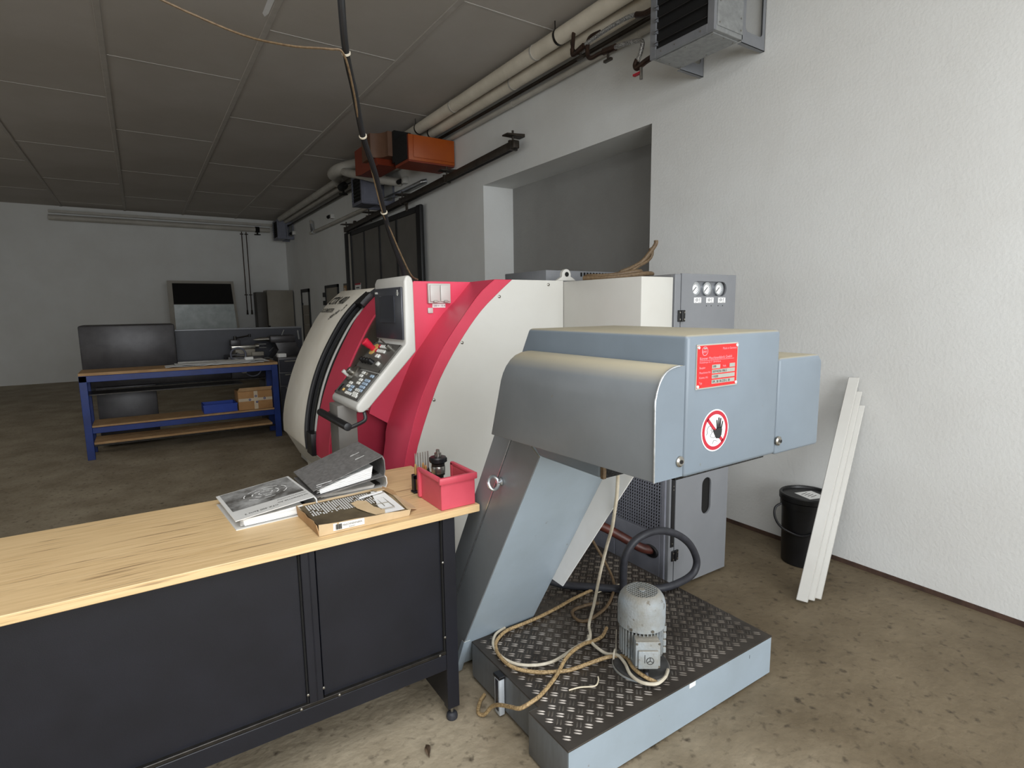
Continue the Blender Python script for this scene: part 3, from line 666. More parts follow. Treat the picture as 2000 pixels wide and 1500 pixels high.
# head
hp2 = [(YB0, 1.199), (YB0, 1.533), (1.465, 1.533), (1.60, 1.30), (1.412, 1.125), (1.125, 1.125), (1.125, 1.199)]
MB().prism(hp2, 'x', A0, A1).build('head_box', 'blue_grey_head_shaded', CV, bevel=0.010, seg=3)
MB().box(A0 + 0.006, A1 - 0.006, YB0 + 0.03, 1.123, 1.185, 1.198).build('discharge_chips', 'chips', CV)['kind'] = 'stuff'
MB().box(A0 + 0.013, A1 - 0.004, 1.116, 1.1255, 1.127, 1.197).build('caked_chips', 'chips', CV)['kind'] = 'stuff'
MB().box(A0 + 0.001, A0 + 0.012, 1.113, 1.124, 1.126, 1.196).build('rusty_edge', 'cable_brown', CV)
# left hood
HP = [(A0 - 0.007, 1.206), (0.928, 1.206), (0.926, 1.375), (0.928, 1.398), (0.934, 1.420), (0.945, 1.440), (0.960, 1.454), (0.980, 1.462), (1.002, 1.465), (A0 - 0.007, 1.465)]
m = MB().prism(HP, 'y', YB0, 1.548); n = len(HP)
for i in range(n, 2 * n):
    x, y, z = m.v[i]; m.v[i] = (x, 1.548 - (z - 1.19) * 0.40, z - (0.018 if z < 1.3 else 0))
HL = lab(m.build('drive_hood', 'blue_grey_side_shaded', CV, bevel=0.003, seg=2), 'rounded hood on the left of the head')
MB().slab([(p[0], YB0 - 0.0015, p[1]) for p in HP], (0, 0.001, 0)).build('hood_end_cap', 'blue_grey_head_shaded', HL)
m = MB().tube([(p[0] - (0.001 if p[0] < 1 else 0), YB0 - 0.001, p[1]) for p in HP[1:-1]], 0.0022, 6, 2); m.build('hood_edge_highlight', 'steel_edge', HL)  # pale tube stands in for the highlight along the hood's rounded edge
HR = lab(MB().prism([(A1 + 0.006, 1.194), (A1 + 0.006, 1.452), (A1 + 0.016, 1.458), (1.60, 1.458), (1.62, 1.44), (1.62, 1.194)], 'y', YB0 + 0.004, 1.40).build('drive_hood', 'blue_grey_head_shaded', CV, bevel=0.008, seg=3), 'flat-topped hood on the right of the head')
for x, z in ((1.010, 1.243), (1.414, 1.233)):
    b = MB().rev([(0.013, 0), (0.013, 0.004), (0.009, 0.007)], (x, YB0 - 0.001 + (0.005 if x > 1.2 else 0), z), 16, (0, -1, 0)).build('bolt', 'steel', CV)
    MB().cyl((x, YB0 - 0.006, z), (x, YB0 - 0.0095 + (0.003 if x > 1.2 else 0), z), 0.005, n=6).build('socket', 'void', b)
MB().box(A0 - 0.008, A0 + 0.002, YB0 + 0.012, 1.42, 1.212, 1.452).build('gap_lining', 'void', CV)
MB().box(A1 - 0.002, A1 + 0.008, YB0 + 0.016, 1.38, 1.20, 1.440).build('gap_lining', 'void', CV)
# white guard sheet on the far side of the incline
MB().prism([(1.836, 0.433), (1.750, 0.430), (1.353, 1.009), (1.30, 1.10), (1.36, 1.124), (1.43, 1.12)], 'x', A1 - 0.006, A1 - 0.002).build('guard_sheet', 'white_sheet', CV)
# eye bolt
ey = MB().rev([(0.015, 0), (0.016, 0.006), (0.010, 0.010), (0.009, 0.018)], (A0, 1.640, 0.985), 16, (-1, 0, 0)).build('eye_bolt', 'chrome', CV)
MB().tube([(A0 - 0.034 + 0.021 * cos(a) * 0.95, 1.640 + 0.008 * sin(a), 0.985 + 0.0215 * sin(a)) for a in [2 * pi * i / 14 for i in range(14)]], 0.0062, 10, 3, closed=True).build('eye_ring', 'chrome', ey)
# nameplate
PX0, PX1, PZ0, PZ1, PYf = 1.058, 1.213, 1.405, 1.510, YB0 - 0.0022
sl = 0.0
NP = lab(MB().box(PX0, PX1, PYf, YB0, PZ0, PZ1).build('nameplate', 'plate_silver', CV), 'red nameplate with silver edge')
MB().box(PX0 + 0.003, PX1 - 0.003, PYf - 0.0006, PYf, PZ0 + 0.003, PZ1 - 0.003).build('red_field', 'plate_red', NP)
for (x, z) in ((PX0 + 0.006, PZ1 - 0.007), (PX1 - 0.006, PZ1 - 0.007), (PX0 + 0.006, PZ0 + 0.007), (PX1 - 0.006, PZ0 + 0.007)):
    MB().cyl((x, PYf - 0.0005, z), (x, PYf - 0.0025, z), 0.0034, n=10).build('rivet', 'sign_white', NP)
yt = PYf - 0.0012
def plate_fn(x0, z0): return lambda u, v: (PX0 + x0 + u, yt, PZ0 + z0 + v)
for body, sz, x0, z0, al in (('Made in Germany', 0.0075, 0.148, 0.090, 'RIGHT'), ('Bürener Maschinenfabrik GmbH', 0.0092, 0.010, 0.069, 'LEFT'), ('Fürstenberger Str. 7   33142 Büren', 0.0055, 0.010, 0.061, 'LEFT'),
                             ('Baujahr', 0.0072, 0.010, 0.048, 'LEFT'), ('Volt', 0.0072, 0.096, 0.048, 'LEFT'), ('Maschinen-Nr.', 0.0072, 0.010, 0.0365, 'LEFT'), ('Komm.-Nr.', 0.0072, 0.010, 0.025, 'LEFT'), ('Typ', 0.0072, 0.010, 0.0125, 'LEFT')):
    text('lettering', body, sz, plate_fn(x0, z0), 'plate_pink', NP, al)
m = MB().ring((PX0 + 0.028, yt, PZ0 + 0.089), (PX0 + 0.028, yt - 0.0004, PZ0 + 0.089), 0.0095, 0.0108, 24); m.build('emblem', 'plate_pink', NP)
text('emblem', 'BMF', 0.0085, plate_fn(0.0195, 0.0845), 'plate_pink', NP)
MB().box(PX0 + 0.024, PX0 + 0.034, yt - 0.0004, yt, PZ0 + 0.0935, PZ0 + 0.0965).build('emblem', 'plate_silver', NP)
MB().box(PX0 + 0.010, PX0 + 0.138, yt - 0.0003, yt, PZ0 + 0.0665, PZ0 + 0.0672).build('underline', 'plate_pink', NP)
for (a, b, z0, body) in ((0.056, 0.086, 0.046, '199'), (0.122, 0.143, 0.046, ''), (0.056, 0.143, 0.0345, 'S07/4236-106.5'), (0.056, 0.143, 0.0225, '11030'), (0.056, 0.143, 0.0100, 'SPL 30 30-225 L 30')):
    MB().box(PX0 + a, PX0 + b, yt - 0.0002, yt + 0.0004, PZ0 + z0, PZ0 + z0 + 0.0092).build('data_field', 'plate_silver', NP)
    if body: text('lettering', body, 0.0085, (lambda z0=z0, a=a: (lambda u, v: (PX0 + a + 0.002 + u, yt - 0.0006, PZ0 + z0 + 0.0018 + v)))(), 'dark_steel', NP)
# prohibition sign
SC = (1.137, YB0 - 0.0008, 1.2995)
def disc(name, r, y, m_, parent, n=40):
    return MB().slab([(SC[0] + r * cos(2 * pi * i / n), y, SC[2] + r * sin(2 * pi * i / n)) for i in range(n)], (0, 0.0006, 0)).build(name, m_, parent)
SG = lab(disc('warning_sign', 0.0515, SC[1] - 0.0002, 'sign_white', CV), 'round no-entry sticker with a black hand')
def sg(pts): return [(SC[0] + p[0], SC[1] - 0.0010, SC[2] + p[1]) for p in pts]
MB().ring((SC[0], SC[1] - 0.0003, SC[2]), (SC[0], SC[1] - 0.0008, SC[2]), 0.0395, 0.0485, 40).build('red_ring', 'sign_red', SG)
c45 = 0.7071
m = MB().obox((SC[0], SC[1] - 0.0006, SC[2]), (c45, 0, -c45), (0, 1, 0), (c45, 0, c45), 0.042, 0.0002, 0.0042); m.build('red_bar', 'sign_red', SG)
m = MB()
m.slab(sg([(0.004, -0.020), (0.017, -0.022), (0.024, -0.014), (0.026, 0.0), (0.022, 0.006), (0.006, 0.006), (0.0, 0.0), (-0.006, 0.004), (-0.009, 0.002), (-0.004, -0.008)]), (0, -0.0004, 0))
for (x0, z0, x1, z1, w) in ((0.0075, 0.004, 0.005, 0.024, 0.0024), (0.0125, 0.005, 0.0125, 0.029, 0.0025), (0.0175, 0.005, 0.0195, 0.027, 0.0024), (0.0225, 0.003, 0.0275, 0.019, 0.0021)):
    d1 = Vector((x1 - x0, 0, z1 - z0)); L_ = d1.length; d1.normalize(); nn = Vector((d1.z, 0, -d1.x))
    a = Vector((x0, 0, z0)); b = a + d1 * L_
    m.slab(sg([(p.x, p.z) for p in (a - nn * w, a + nn * w, b + nn * w * 0.8, b + d1 * w, b - nn * w * 0.8)]), (0, -0.0004, 0))
m.build('hand_symbol', 'ink_black', SG)
m = MB()
head = [(-0.034, -0.008), (-0.029, -0.004), (-0.031, 0.004), (-0.026, 0.012), (-0.018, 0.013), (-0.013, 0.007), (-0.012, 0.001), (-0.013, -0.006), (-0.017, -0.009), (-0.017, -0.014), (-0.006, -0.018), (0.002, -0.016)]
for a, b in list(zip(head[:-1], head[1:])) + [((-0.010, -0.033), (-0.004, -0.024)), ((-0.004, -0.024), (0.010, -0.028)), ((-0.019, 0.002), (-0.015, 0.002)), ((-0.013, -0.003), (-0.004, -0.002))]:
    d1 = Vector((b[0] - a[0], 0, b[1] - a[1])); L_ = d1.length; d1.normalize()
    m.obox((SC[0] + (a[0] + b[0]) / 2, SC[1] - 0.0008, SC[2] + (a[1] + b[1]) / 2), d1, (0, 1, 0), d1.cross(Vector((0, 1, 0))), L_ / 2, 0.0002, 0.0005)
m.build('figure_outline', 'ink_black', SG)

# ================================================================== COOLANT TANK WITH TREAD PLATE
TK = thing('coolant_tank', 'low blue-grey coolant tank topped with a dark checker plate', 'tank', (1.6, 1.6, 0))
ZT = 0.179
MB().prism([(1.030, 1.268), (2.156, 1.268), (2.156, 1.4905), (1.030, 1.4905)], 'z', 0.010, ZT).build('front_tank', 'tank_side_shaded', TK, bevel=0.004, seg=2)
MB().prism([(1.071, 1.494), (2.158, 1.494), (2.172, 2.60), (1.41, 2.60), (1.41, 1.972), (1.071, 1.972)], 'z', 0.020, ZT).build('rear_tank', 'tank_side_shaded', TK, bevel=0.003, seg=1)
lab(MB().box(1.032, 2.1545, 1.2655, 1.269, 0.012, ZT - 0.001).build('front_plate', 'blue_grey', TK), 'pale front plate of the tank')
TPp = [(1.029, 1.2645), (2.1575, 1.2645), (2.174, 2.60), (1.408, 2.60), (1.408, 1.974), (1.070, 1.974), (1.070, 1.484), (1.029, 1.484)]
TP = lab(MB().prism(TPp, 'z', ZT - 0.003, ZT + 0.003).build('tread_plate', 'tread_steel', TK, bevel=0.001, seg=1), 'worn checker plate on top')
def inside(x, y):
    return (1.05 < x < 2.14 and 1.29 < y < 1.47) or (1.09 < x < 2.145 and 1.47 < y < 1.955) or (1.43 < x < 2.15 and 1.9 < y < 2.58)
def loz(m, cx, cy, a, L_=0.0160, w=0.0036, h=0.0026):
    d = Vector((cos(a), sin(a), 0)); n = Vector((-sin(a), cos(a), 0)); c = Vector((cx, cy, ZT + 0.003))
    u = Vector((0, 0, h))
    vs = [c - d * L_, c - d * L_ * .55 - n * w, c + d * L_ * .55 - n * w, c + d * L_, c + d * L_ * .55 + n * w, c - d * L_ * .55 + n * w,
          c - d * L_ * .62 + u, c + d * L_ * .62 + u]
    m.add(vs, [(0, 1, 6), (1, 2, 7, 6), (2, 3, 7), (3, 4, 7), (4, 5, 6, 7), (5, 0, 6)])
m1 = MB(); p_ = 0.0481
for i in range(-2, 32):
    for j in range(-2, 36):
        for q in (0, 1):
            cx = 1.110 - p_ + i * p_ + q * p_ / 2; cy = 1.265 + j * p_ + q * p_ / 2
            if not inside(cx, cy): continue
            a = -pi / 4 if q == 0 else pi / 4
            d = Vector((-sin(a), cos(a)))
            for s_ in (-1, 1): loz(m1, cx + d.x * 0.0062 * s_, cy + d.y * 0.0062 * s_, a)
o = m1.build('tread_pattern', 'tread_worn', TK); o['kind'] = 'stuff'
MB().ring((1.288, 1.625, ZT + 0.0032), (1.288, 1.625, ZT + 0.0036), 0.011, 0.0145, 18).build('drain_rim', 'steel', TK)
MB().cyl((1.288, 1.625, ZT + 0.0028), (1.288, 1.625, ZT + 0.0034), 0.0115, n=18).build('drain_hole', 'void', TK)
LG = lab(MB().box(1.043, 1.067, 1.704, 1.742, 0.012, 0.172).build('level_gauge', 'gauge_alu', TK, bevel=0.003), 'chrome level gauge on the side')
MB().box(1.040, 1.070, 1.700, 1.746, 0.166, 0.178).build('gauge_cap', 'black_plastic', LG, bevel=0.002, seg=1)
MB().box(1.041, 1.0435, 1.712, 1.732, 0.03, 0.16).build('sight_glass', 'screen_glass', LG)
MB().box(1.62, 1.655, 1.2645, 1.2656, ZT - 0.022, ZT - 0.004).build('label', 'paper', TK)
MB().box(2.00, 2.002, 1.2650, 1.2656, 0.135, 0.15).build('scratch', 'dark_steel', TK)
for (x, y) in ((1.10, 1.32), (2.08, 1.32), (1.14, 1.90), (2.10, 2.5)):
    MB().cyl((x - 0.02, y, 0.011), (x + 0.02, y, 0.011), 0.011, n=12).build('castor', 'black_plastic', TK)

# ================================================================== PUMP MOTOR
MO = thing('pump_motor', 'dusty blue-grey electric pump motor standing upright on the checker plate', 'motor', (1.545, 1.445, ZT + 0.003))
mc = Vector((1.545, 1.445, ZT + 0.003)); MK = 0.905
MB().rev([(0.108, 0), (0.110, 0.012), (0.104, 0.018), (0.050, 0.022)], mc, 40).build('flange', 'motor_dark', MO)
MB().ring(mc + Vector((0, 0, 0.001)), mc + Vector((0, 0, 0.008)), 0.108, 0.1125, 40).build('flange_rim', 'motor_paint', MO)
MB().rev([(0.050, 0.02), (0.052, 0.045), (0.062, 0.06), (0.066, 0.065)], mc, 28).build('lantern', 'motor_paint', MO)
MB().rev([(0.066, 0.065), (0.070, 0.075), (0.070, 0.205)], mc, 28).build('stator', 'motor_dark', MO)
m = MB()
for i in range(36):
    a = 2 * pi * i / 36; d = Vector((cos(a), sin(a), 0)); n = Vector((-sin(a), cos(a), 0))
    m.obox(mc + d * 0.076 + Vector((0, 0, 0.137)), d, n, (0, 0, 1), 0.009, 0.0017, 0.066)
m.build('cooling_fins', 'motor_paint', MO)
MB().rev([(0.089, 0.186), (0.092, 0.188), (0.092, 0.262), (0.0905, 0.278), (0.086, 0.294), (0.077, 0.308), (0.066, 0.317), (0.061, 0.319), (0.061, 0.314)], mc, 40).build('fan_cover', 'motor_paint', MO)
FG = MB().cyl(mc + Vector((0, 0, 0.314)), mc + Vector((0, 0, 0.3155)), 0.061, n=32).build('fan_grille', 'void', MO)
m = MB()
for i in range(-5, 6):
    r_ = 0.061; w_ = math.sqrt(max(0, r_ * r_ - (i * 0.0108) ** 2))
    m.box(mc.x + i * 0.0108 - 0.0014, mc.x + i * 0.0108 + 0.0014, mc.y - w_, mc.y + w_, mc.z + 0.315, mc.z + 0.3195)
    m.box(mc.x - w_, mc.x + w_, mc.y + i * 0.0108 - 0.0014, mc.y + i * 0.0108 + 0.0014, mc.z + 0.315, mc.z + 0.3192)
m.build('grille_bars', 'motor_paint', FG)
MB().cyl(mc + Vector((0, 0, 0.315)), mc + Vector((0, 0, 0.3215)), 0.013, n=14).build('grille_boss', 'motor_paint', FG)
ax = Vector((-0.56, -0.83, 0)).normalized(); ay = Vector((-ax.y, ax.x, 0))
TB = MB().obox(mc + ax * 0.088 + Vector((0, 0, 0.122)), ax, ay, (0, 0, 1), 0.024, 0.046, 0.052).build('terminal_box', 'motor_paint', MO, bevel=0.006)
MB().obox(mc + ax * 0.116 + Vector((0, 0, 0.122)), ax, ay, (0, 0, 1), 0.005, 0.047, 0.053).build('box_lid', 'motor_paint', TB, bevel=0.004)
MB().obox(mc + ax * 0.125 + Vector((0, 0, 0.108)), ax, ay, (0, 0, 1), 0.006, 0.038, 0.036).build('raised_panel', 'motor_paint', TB, bevel=0.004)
em = mc + ax * 0.1315 + Vector((0, 0, 0.106)) + ay * 0.006
MB().ring(em, em + ax * 0.0012, 0.0125, 0.0145, 20).build('emblem', 'motor_dark', TB)
m = MB()
for a in (90, 210, 330):
    d1 = ay * cos(radians(a)) + Vector((0, 0, 1)) * sin(radians(a)); m.obox(em + d1 * 0.006 + ax * 0.0006, d1, ax, d1.cross(ax), 0.0065, 0.0006, 0.001)
m.obox(em - ay * 0.020 + ax * 0.0006 + Vector((0, 0, 0.008)), (0, 0, 1), ax, ay, 0.016, 0.0006, 0.001)
m.build('emblem', 'motor_dark', TB)
for i, j in ((-1, -1), (1, -1), (-1, 1), (1, 1)):
    c0 = mc + ax * 0.120 + ay * 0.042 * i + Vector((0, 0, 0.122 + 0.046 * j)); MB().cyl(c0, c0 + ax * 0.004, 0.004, n=8).build('screw', 'steel', TB)
ax2 = Vector((0.80, -0.60, 0)); ay2 = Vector((0.60, 0.80, 0))
for j in range(4):
    MB().obox(mc + ax2 * 0.086 + Vector((0, 0, 0.082 + 0.030 * j)), ax2, ay2, (0, 0, 1), 0.007, 0.026, 0.0125).build('mounting_pad', 'motor_paint', MO, bevel=0.003, seg=1)
for a in (200, 250, 300, 345):
    d1 = Vector((cos(radians(a)), sin(radians(a)), 0)); MB().cyl(mc + d1 * 0.091 + Vector((0, 0, 0.198)), mc + d1 * 0.096 + Vector((0, 0, 0.198)), 0.006, n=8).build('screw', 'steel', MO)
c0 = mc + ax * 0.095 + Vector((0, 0, 0.072))
MB().cyl(c0, c0 - Vector((0, 0, 0.03)), 0.012, n=12).build('cable_gland', 'black_plastic', MO)
MB().tube([tuple(c0 - Vector((0, 0, 0.028))), tuple(c0 + Vector((-0.004, -0.01, -0.05))), tuple(c0 + Vector((0.004, -0.035, -0.07)))], 0.008, 8, 4).build('cable_sleeve', 'black_rubber', MO)

# ================================================================== CABLES AND HOSES ON THE TANK
zc = ZT + 0.003
r1 = 0.0075
cab = [(1.777, 1.993), (1.65, 1.981), (1.529, 1.959), (1.42, 1.945), (1.322, 1.94), (1.233, 1.938), (1.177, 1.915), (1.135, 1.879), (1.11, 1.82), (1.104, 1.744), (1.122, 1.689), (1.166, 1.637), (1.22, 1.6), (1.281, 1.571), (1.358, 1.56), (1.438, 1.548), (1.477, 1.525), (1.500, 1.482), (1.470, 1.410), (1.470, 1.352), (1.490, 1.318), (1.497, 1.308)]
hh = [0.01] * 15 + [0.012, 0.02, 0.03, 0.036, 0.034, 0.025, 0.02]
tag(MB().tube([(p[0], p[1], zc + h) for p, h in zip(cab, hh)], r1, 8, 5).build('braided_cable', 'cable_beige'), 'beige braided cable looping round the checker plate to the pump motor', 'cable')
c2 = [(1.60, 1.70), (1.543, 1.665), (1.488, 1.659), (1.427, 1.653), (1.354, 1.639), (1.291, 1.611), (1.23, 1.577), (1.166, 1.543), (1.105, 1.517), (1.060, 1.507)]
P2 = [(p[0], p[1], zc + (0.024 if 2 < i < 6 else 0.012)) for i, p in enumerate(c2)] + [(1.016, 1.520, 0.178), (1.008, 1.57, 0.155), (1.004, 1.64, 0.12), (1.005, 1.70, 0.075), (0.995, 1.74, 0.02), (0.985, 1.77, 0.010), (1.002, 1.80, 0.010), (1.03, 1.83, 0.010), (1.06, 1.85, 0.010)]
tag(MB().tube(P2, r1, 8, 5).build('braided_cable', 'cable_beige'), 'beige braided cable crossing the checker plate and dropping over its left edge', 'cable')
wv = [(1.24, 1.27, 1.16), (1.30, 1.33, 1.10), (1.34, 1.375, 1.017), (1.365, 1.405, 0.934), (1.377, 1.425, 0.878), (1.42, 1.485, 0.77), (1.495, 1.59, 0.647), (1.531, 1.67, 0.48), (1.543, 1.72, 0.315), (1.535, 1.742, 0.215), (1.505, 1.70, zc + 0.020)]
w3 = [(1.481, 1.672), (1.469, 1.631), (1.471, 1.565), (1.483, 1.512), (1.470, 1.456), (1.440, 1.397), (1.440, 1.341), (1.478, 1.304), (1.530, 1.309), (1.574, 1.335), (1.60, 1.375)]
whp = wv + [(p[0], p[1], zc + (0.012 if i < 3 else 0.03)) for i, p in enumerate(w3)]
whp = whp[:-2] + [(1.574, 1.335, zc + 0.02), (1.597, 1.352, zc + 0.012)]
tag(MB().tube(whp, 0.0065, 8, 5).build('power_cable', 'cable_white'), 'off-white cable hanging from the conveyor head to the foot of the pump motor', 'cable')
w2 = [(1.485, 1.690), (1.461, 1.665), (1.399, 1.672), (1.328, 1.658), (1.258, 1.652), (1.192, 1.673), (1.136, 1.72), (1.112, 1.784), (1.116, 1.848), (1.134, 1.898), (1.178, 1.945), (1.235, 1.962)]
tag(MB().tube([(p[0], p[1], zc + 0.008 + (0.012 if i in (0, 1) else 0)) for i, p in enumerate(w2)], 0.0065, 8, 5).build('power_cable', 'cable_white'), 'off-white cable curving beside the beige one on the checker plate', 'cable')
lp = [(1.70, 2.05, 0.62), (1.80, 2.10, 0.50), (1.90, 2.12, 0.36), (1.93, 2.04, 0.24), (1.896, 1.964, zc + 0.012), (1.808, 1.888, zc + 0.008), (1.722, 1.835, zc + 0.008), (1.641, 1.808, zc + 0.008), (1.564, 1.798, zc + 0.008), (1.54, 1.832, zc + 0.008), (1.559, 1.888, zc + 0.008), (1.60, 1.905, zc + 0.008), (1.66, 1.885, zc + 0.018), (1.70, 1.86, zc + 0.024)]
tag(MB().tube(lp, 0.0075, 8, 5).build('braided_cable', 'cable_brown'), 'brown cable curling into a small loop behind the pump motor', 'cable')
ring = [(1.52, 2.33, 0.36), (1.55, 2.24, 0.26), (1.66, 2.12, 0.205), (1.80, 1.98, 0.203), (1.95, 1.85, 0.203), (2.068, 1.79, 0.203), (2.150, 1.78, 0.203), (2.238, 1.78, 0.209), (2.292, 1.78, 0.235), (2.302, 1.78, 0.294), (2.246, 1.78, 0.387), (2.150, 1.78, 0.463), (2.045, 1.79, 0.506), (1.952, 1.80, 0.511), (1.878, 1.815, 0.480), (1.837, 1.83, 0.409), (1.842, 1.845, 0.308), (1.86, 1.86, 0.215)]
tag(MB().tube(ring, 0.0185, 12, 5).build('rubber_hose', 'black_rubber'), 'black rubber hose standing in a wide loop behind the pump motor', 'hose')
tag(MB().tube([(1.214, 1.488, zc + 0.003), (1.258, 1.476, zc + 0.004), (1.308, 1.45, zc + 0.004), (1.338, 1.464, zc + 0.006), (1.350, 1.479, zc + 0.008)], 0.0028, 6, 4).build('string', 'string'), 'short pale string lying on the checker plate before the motor', 'string')
for nm_, p0, lbl in (('cable_tie', (1.484, 1.527, zc + 0.022), 'white cable tie bundling the cables beside the motor'),):
    tag(MB().ring((p0[0] - 0.002, p0[1] + 0.003, p0[2]), (p0[0] + 0.002, p0[1] - 0.003, p0[2]), 0.021, 0.0235, 18).tube([(p0[0] + 0.012, p0[1] + 0.006, p0[2] + 0.018), (p0[0] + 0.035, p0[1] + 0.03, p0[2] + 0.045), (p0[0] + 0.05, p0[1] + 0.045, p0[2] + 0.07)], 0.0016, 5, 3).build(nm_, 'cable_white'), lbl, 'cable tie')

# ================================================================== WORKBENCH
BZ = 0.858
WB = thing('workbench', 'black steel workbench with a thick beech top standing before the red lathe', 'workbench', (0.2, 2.1, 0))
lab(MB().box(-0.62, 1.021, 1.788, 2.44, BZ - 0.028, BZ).build('benchtop', 'beech', WB, bevel=0.002, seg=1), 'oiled beech top with dark stains')
bf = 1.800
def bxx(name, *a, m='black_metal', bev=0.0015): return MB().box(*a).build(name, m, WB, bevel=bev, seg=1)
TT = BZ - 0.029
for (a, b) in ((0.868, 0.918), (-0.585, -0.535)):
    bxx('leg', a, b, bf, bf + 0.035, 0.055, TT); bxx('leg', a, b, 2.385, 2.42, 0.055, TT)
    bxx('foot_rail', a + 0.003, b - 0.003, bf + 0.036, 2.384, 0.06, 0.235)
    bxx('top_rail', a + 0.003, b - 0.003, bf + 0.036, 2.384, TT - 0.06, TT)
    for y in (bf + 0.02, 2.40):
        f = MB().rev([(0.021, 0), (0.023, 0.008), (0.020, 0.020), (0.012, 0.026)], ((a + b) / 2, y, 0.001), 16).build('levelling_foot', 'black_rubber', WB)
        MB().cyl(((a + b) / 2, y, 0.026), ((a + b) / 2, y, 0.058), 0.006, n=10).build('threaded_rod', 'steel', f)
bxx('middle_post', 0.363, 0.408, bf - 0.001, bf + 0.03, 0.303, TT)
bxx('post_fold', 0.386, 0.390, bf - 0.003, bf + 0.001, 0.304, TT)
bxx('bottom_rail', -0.534, 0.867, bf, bf + 0.03, 0.225, 0.288)
lp_ = bxx('bottom_rail_lip', -0.534, 0.867, bf + 0.0005, bf + 0.025, 0.289, 0.302, m='dark_steel')
bxx('front_panel', 0.414, 0.862, bf + 0.016, bf + 0.020, 0.296, TT)
bxx('front_panel', -0.530, 0.357, bf + 0.016, bf + 0.020, 0.296, TT)
bxx('side_post', 0.862, 0.867, bf + 0.004, bf + 0.022, 0.30, TT, m='void')
bxx('side_post', 0.357, 0.3625, bf + 0.006, bf + 0.022, 0.30, TT, m='void')
bxx('shelf', -0.534, 0.865, bf + 0.04, 2.38, 0.235, 0.255)
bxx('back_panel', -0.534, 0.865, 2.39, 2.395, 0.24, TT)
for (x, z) in ((0.335, 0.295), (0.460, 0.295), (0.840, 0.295), (0.3595, 0.335), (0.4105, 0.340), (0.8645, 0.36), (0.8645, 0.66)):
    MB().rev([(0.0048, 0), (0.0042, 0.003), (0.002, 0.004)], (x, bf - 0.0005 + (0 if z < 0.3 else 0.003), z), 10, (0, -1, 0)).build('screw', 'steel', WB)

# ---- binders
def place(o, M):                                    # move every vertex of a freshly built mesh
    o.data.transform(M); return o
def lever_binder(name, lbl, origin, ux, uy, wid, dep, z_spine, z_open, cover_m, spine_m, page_h, print_fn=None, tilt=0.0):
    """binder lying flat; spine along uy at +ux side. cover slopes from the spine down to the opening"""
    O = Vector(origin); ux = Vector(ux).normalized(); uy = Vector(uy).normalized(); uz = Vector((0, 0, 1))
    T = thing(name, lbl, 'binder', tuple(O), 'binders on the workbench')
    def p(a, b, c): return O + ux * a + uy * b + uz * c
    t = 0.003
    def sl(n_, q, off, m_, par=T, bev=0.0):
        return MB().slab([p(*k) for k in q], off, ).build(n_, m_, par, bevel=bev, seg=1)
    sl('lower_cover', [(0, 0, 0), (wid, 0, 0), (wid, dep, 0), (0, dep, 0)], (0, 0, t), cover_m)
    # spine with a rounded upper edge
    sp = MB(); prof = [(wid - 0.0005, 0.0005), (wid + 0.006, z_spine * 0.3), (wid + 0.004, z_spine * 0.8), (wid - 0.004, z_spine), (wid - 0.008, z_spine - 0.002), (wid + 0.000, z_spine * 0.75), (wid + 0.002, z_spine * 0.3), (wid - 0.003, 0.003)]
    n = len(prof); sp.add([p(a, 0, c) for a, c in prof] + [p(a, dep, c) for a, c in prof], [tuple(range(n)), tuple(range(2 * n - 1, n - 1, -1))] + [(i, (i + 1) % n, n + (i + 1) % n, n + i) for i in range(n)])
    sp.build('spine', spine_m, T)
    cv = sl('upper_cover', [(0, 0, z_open), (wid - 0.003, 0, z_spine), (wid - 0.003, dep, z_spine), (0, dep, z_open)], (0, 0, -t), cover_m)
    # block of pages
    h0 = 0.006
    pg = MB(); pr_ = [(0.030, h0), (wid - 0.055, h0), (wid - 0.045, h0 + page_h), (0.026, min(h0 + page_h, z_open - 0.006))]
    n = len(pr_); pg.add([p(a, 0.010, c) for a, c in pr_] + [p(a, dep - 0.012, c) for a, c in pr_], [tuple(range(n)), tuple(range(2 * n - 1, n - 1, -1))] + [(i, (i + 1) % n, n + (i + 1) % n, n + i) for i in range(n)])
    pb = pg.build('pages', 'paper_edges', T)
    for k in range(1, 6):
        f = k / 6
        sl('sheet_edge', [(0.016, 0.0085, h0 + page_h * f * 0.95), (wid - 0.05, 0.0085, h0 + page_h * f), (wid - 0.05, 0.012, h0 + page_h * f), (0.016, 0.012, h0 + page_h * f * 0.95)], (0, 0, 0.0009), 'paper', pb)
    sl('ring_plate', [(wid - 0.05, 0.04, h0 - 0.002), (wid - 0.01, 0.04, h0 - 0.002), (wid - 0.01, dep - 0.04, h0 - 0.002), (wid - 0.05, dep - 0.04, h0 - 0.002)], (0, 0, 0.006), 'dark_steel')
    for b in (0.10, dep - 0.10):
        MB().tube([tuple(p(wid - 0.035, b, h0)), tuple(p(wid - 0.037, b, z_spine * 0.55)), tuple(p(wid - 0.05, b, z_spine * 0.72)), tuple(p(wid - 0.065, b, z_spine * 0.6)), tuple(p(wid - 0.066, b, h0))], 0.002, 6, 4).build('ring', 'chrome', T)
    return T, p, cv
